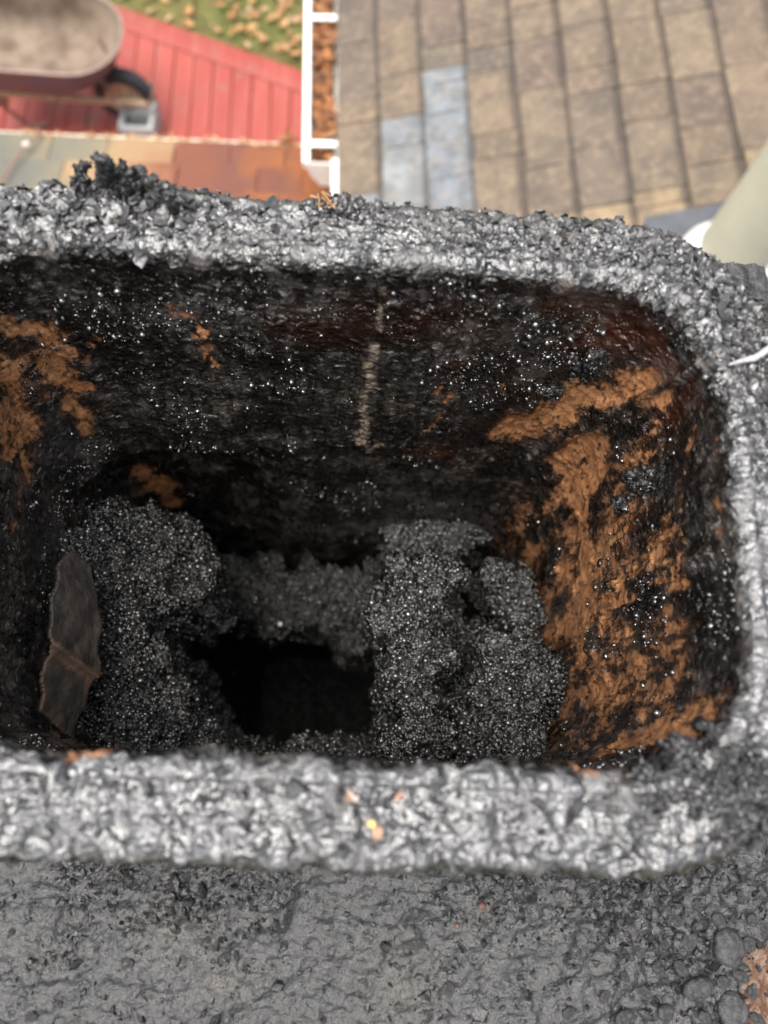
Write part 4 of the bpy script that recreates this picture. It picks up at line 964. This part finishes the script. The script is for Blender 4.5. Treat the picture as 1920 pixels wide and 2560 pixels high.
lv = [(1, 1, 1, zr), (.985, .99, .98, zr - .025), (.93, .97, .94, zr - .08), (.85, .94, .88, zr - .14), (.75, .91, .81, zr - .19), (.64, .87, .72, zr - .222), (.52, .80, .60, zr - .236), (.27, .5, .34, zr - .240)]
def tray(off, flip):
    bm = bmesh.new(); loops = []
    for (a, r_, y_, z_) in lv:
        loops.append([bm.verts.new(p + Vector((0, 0, -off)) - Vector(wo)) for p in tray_loop(a + off * 1.2, r_ + off * 1.2, y_ + off * 2, z_)])
    n_ = len(loops[0])
    for A, B in zip(loops, loops[1:]):
        for k in range(n_):
            q = (A[k], A[(k + 1) % n_], B[(k + 1) % n_], B[k]); bm.faces.new(q if flip else q[::-1])
    bm.faces.new(loops[-1] if flip else loops[-1][::-1]); return bm
for off, flip, nm, mt in ((0, True, 'tray_inside', RUSTIN.m), (.006, False, 'tray_shell', RUSTOUT.m)):
    bm = tray(off, flip); me = bpy.data.meshes.new(nm); bm.to_mesh(me); bm.free(); me.materials.append(mt); me.polygons.foreach_set('use_smooth', np.ones(len(me.polygons), bool)); obj(nm, me, wb)
b = MB(); b.tube([p - Vector(wo) for p in tray_loop(1.004, 1.004, 1.008, zr)], .009, 8, True); b.build('tray_rim', plain('tray_rim', (.24, .17, .14), .5, .2, 20), wb)
FN, FF = at_z(368, 262, -3.93), at_z(378, 215, -3.93); ycw = (FN[1] + FF[1]) / 2; wc = at_y(292, 229, ycw - .04); wc = np.array([wc[0] + .01, ycw + .055, ZD + .205])
b = MB(); b.lathe([(.118, -.032), (.15, -.046), (.182, -.044), (.199, -.024), (.203, 0), (.199, .024), (.182, .044), (.15, .046), (.118, .032)], wc - wo, 'Y', 48, True); wheel = b.build('wheel_tyre', plain('tyre_rubber', (.028, .028, .034), .6, .2, 20), wb)
b = MB(); b.lathe([(.012, -.055), (.03, -.055), (.035, -.028), (.075, -.012), (.105, -.030), (.122, -.036), (.122, .036), (.105, .030), (.075, .012), (.035, .028), (.03, .055), (.012, .055)], wc - wo, 'Y', 40, True); b.build('wheel_rim', plain('muddy_rim', (.46, .32, .21), .8, .3, 25), wb)
xfe = float(FN[0]); zfe = -3.93
for sgn in (-1, 1):
    f0 = FN.copy() if sgn < 0 else FF.copy(); f1 = np.array([xf - 1.5, yc + sgn * .30, zfe + .18]); d = f1 - f0; L = np.linalg.norm(d)
    qz = Vector(d).to_track_quat('X', 'Z').to_matrix(); b = MB(); b.box((f0 + f1) / 2 - wo, (L, .034, .036), qz, .006); b.build('handle', WOOD, wb)
    # leg: bent tube
    l0 = f0 + d * .36; l1 = f0 + d * .64; foot = np.array([at_z(95, 314, ZD)[0], yc - .15 if sgn < 0 else yc + .27, ZD + .014]); lx = foot[0]
    pts = [l0, np.array([lx + .12, foot[1], ZD + .09]), np.array([lx + .06, foot[1], ZD + .025]), foot, np.array([lx - .06, foot[1], ZD + .025]), np.array([lx - .10, foot[1], ZD + .08]), l1]
    b = MB(); b.tube([p - wo for p in pts], .012, 10); b.build('leg', STEEL, wb)
    b = MB(); b.box((l1 * .75 + foot * .25) - wo + np.array([0.03, 0, .02]), (.11, .008, .10), None, .002); b.build('leg_bracket', STEEL, wb)
    b = MB(); b.tube([wc - wo + np.array([0, sgn * .055, 0]), f0 + d * .12 - wo], .010, 8); b.build('axle_bracket', STEEL, wb)
    b = MB(); b.tube([f0 + d * .12 - wo, np.array([xf - .20, yc + sgn * .12, zr - .13]) - wo], .011, 8); b.build('tray_brace', STEEL, wb)
b = MB(); b.tube([FN + [.012, -.02, 0] - wo, (FN + FF) / 2 + [.025, 0, 0] - wo, FF + [.012, .02, 0] - wo], .009, 8); b.build('nose_guard', STEEL, wb)

# concrete block beside the wheel
CONC = plain('concrete', (.30, .31, .31), .85, .2, 30, 0, .003, 120); CONCD = plain('dark_hollow', (.10, .10, .095), .9, .2, 30)
bp = at_z(358, 352, ZD); blk = empty('concrete_block', (bp[0], bp[1] + .05, ZD), label='grey hollow concrete block on the red deck beside the wheelbarrow wheel', cat='block')
bm = bmesh.new(); W_, D_, H_ = .23, .26, .19
def ringbox(x0, x1, y0, y1, z0, z1):
    return [bm.verts.new((x, y, z)) for z in (z0, z1) for x, y in ((x0, y0), (x1, y0), (x1, y1), (x0, y1))]
o_ = ringbox(-W_ / 2, W_ / 2, -D_ / 2, D_ / 2, 0, H_)
me = None; b = MB(); t_ = .032
for (cx_, cy_, sx_, sy_) in ((-W_ / 2 + t_ / 2, 0, t_, D_), (W_ / 2 - t_ / 2, 0, t_, D_), (0, -D_ / 2 + t_ / 2, W_ - 2 * t_, t_), (0, D_ / 2 - t_ / 2, W_ - 2 * t_, t_), (0, .02, W_ - 2 * t_, t_)):
    b.box((cx_, cy_, H_ / 2), (sx_, sy_, H_), None, .003)
bm.free(); b.build('shell', CONC, blk)
b = MB(); b.box((.03, .09, H_ / 2), (W_ - 2 * t_ - .05, .09, H_ - .012), None, .002); b.build('mortar_plug', CONC, blk)


# =================================================================== small bits stuck on the rim
def strand(name, pts, rad, col, lb, cat):
    o = empty(name, pts[0], label=lb, cat=cat); q0 = np.array(pts[0])
    b = MB(); b.tube([np.array(p) - q0 for p in pts], rad, 7); b.build('strand_body', plain(name, col, .6, .2, 300), o)
strand('pale_strand', [at_z(1822, 912, .0015), at_z(1850, 903, .003), at_z(1885, 896, .003), at_z(1930, 868, .004)], [.0004, .0008, .0012, .0013], (.30, .30, .31), 'white strand lying across the right rim', 'strand')
sq = at_z(818, 515, .002); st_o = empty('dry_straw', sq, label='wisp of dry tan straw beside the crumbly clump on the far rim', cat='straw')
for k in range(9):
    a = np.array([random.gauss(0, .0022), random.gauss(0, .0015), random.uniform(-.001, .002)]); d = np.array([random.gauss(-.3, .5), random.gauss(.1, .3), random.uniform(.2, 1.)]); d = d / np.linalg.norm(d) * random.uniform(.005, .010)
    b = MB(); b.tube([a - d * .5, a + d * .1 + [0.0004, 0, .0003], a + d * .5], .00032, 5); b.build('stalk', plain('straw', (.40, .22, .09), .7, .25, 300), st_o)
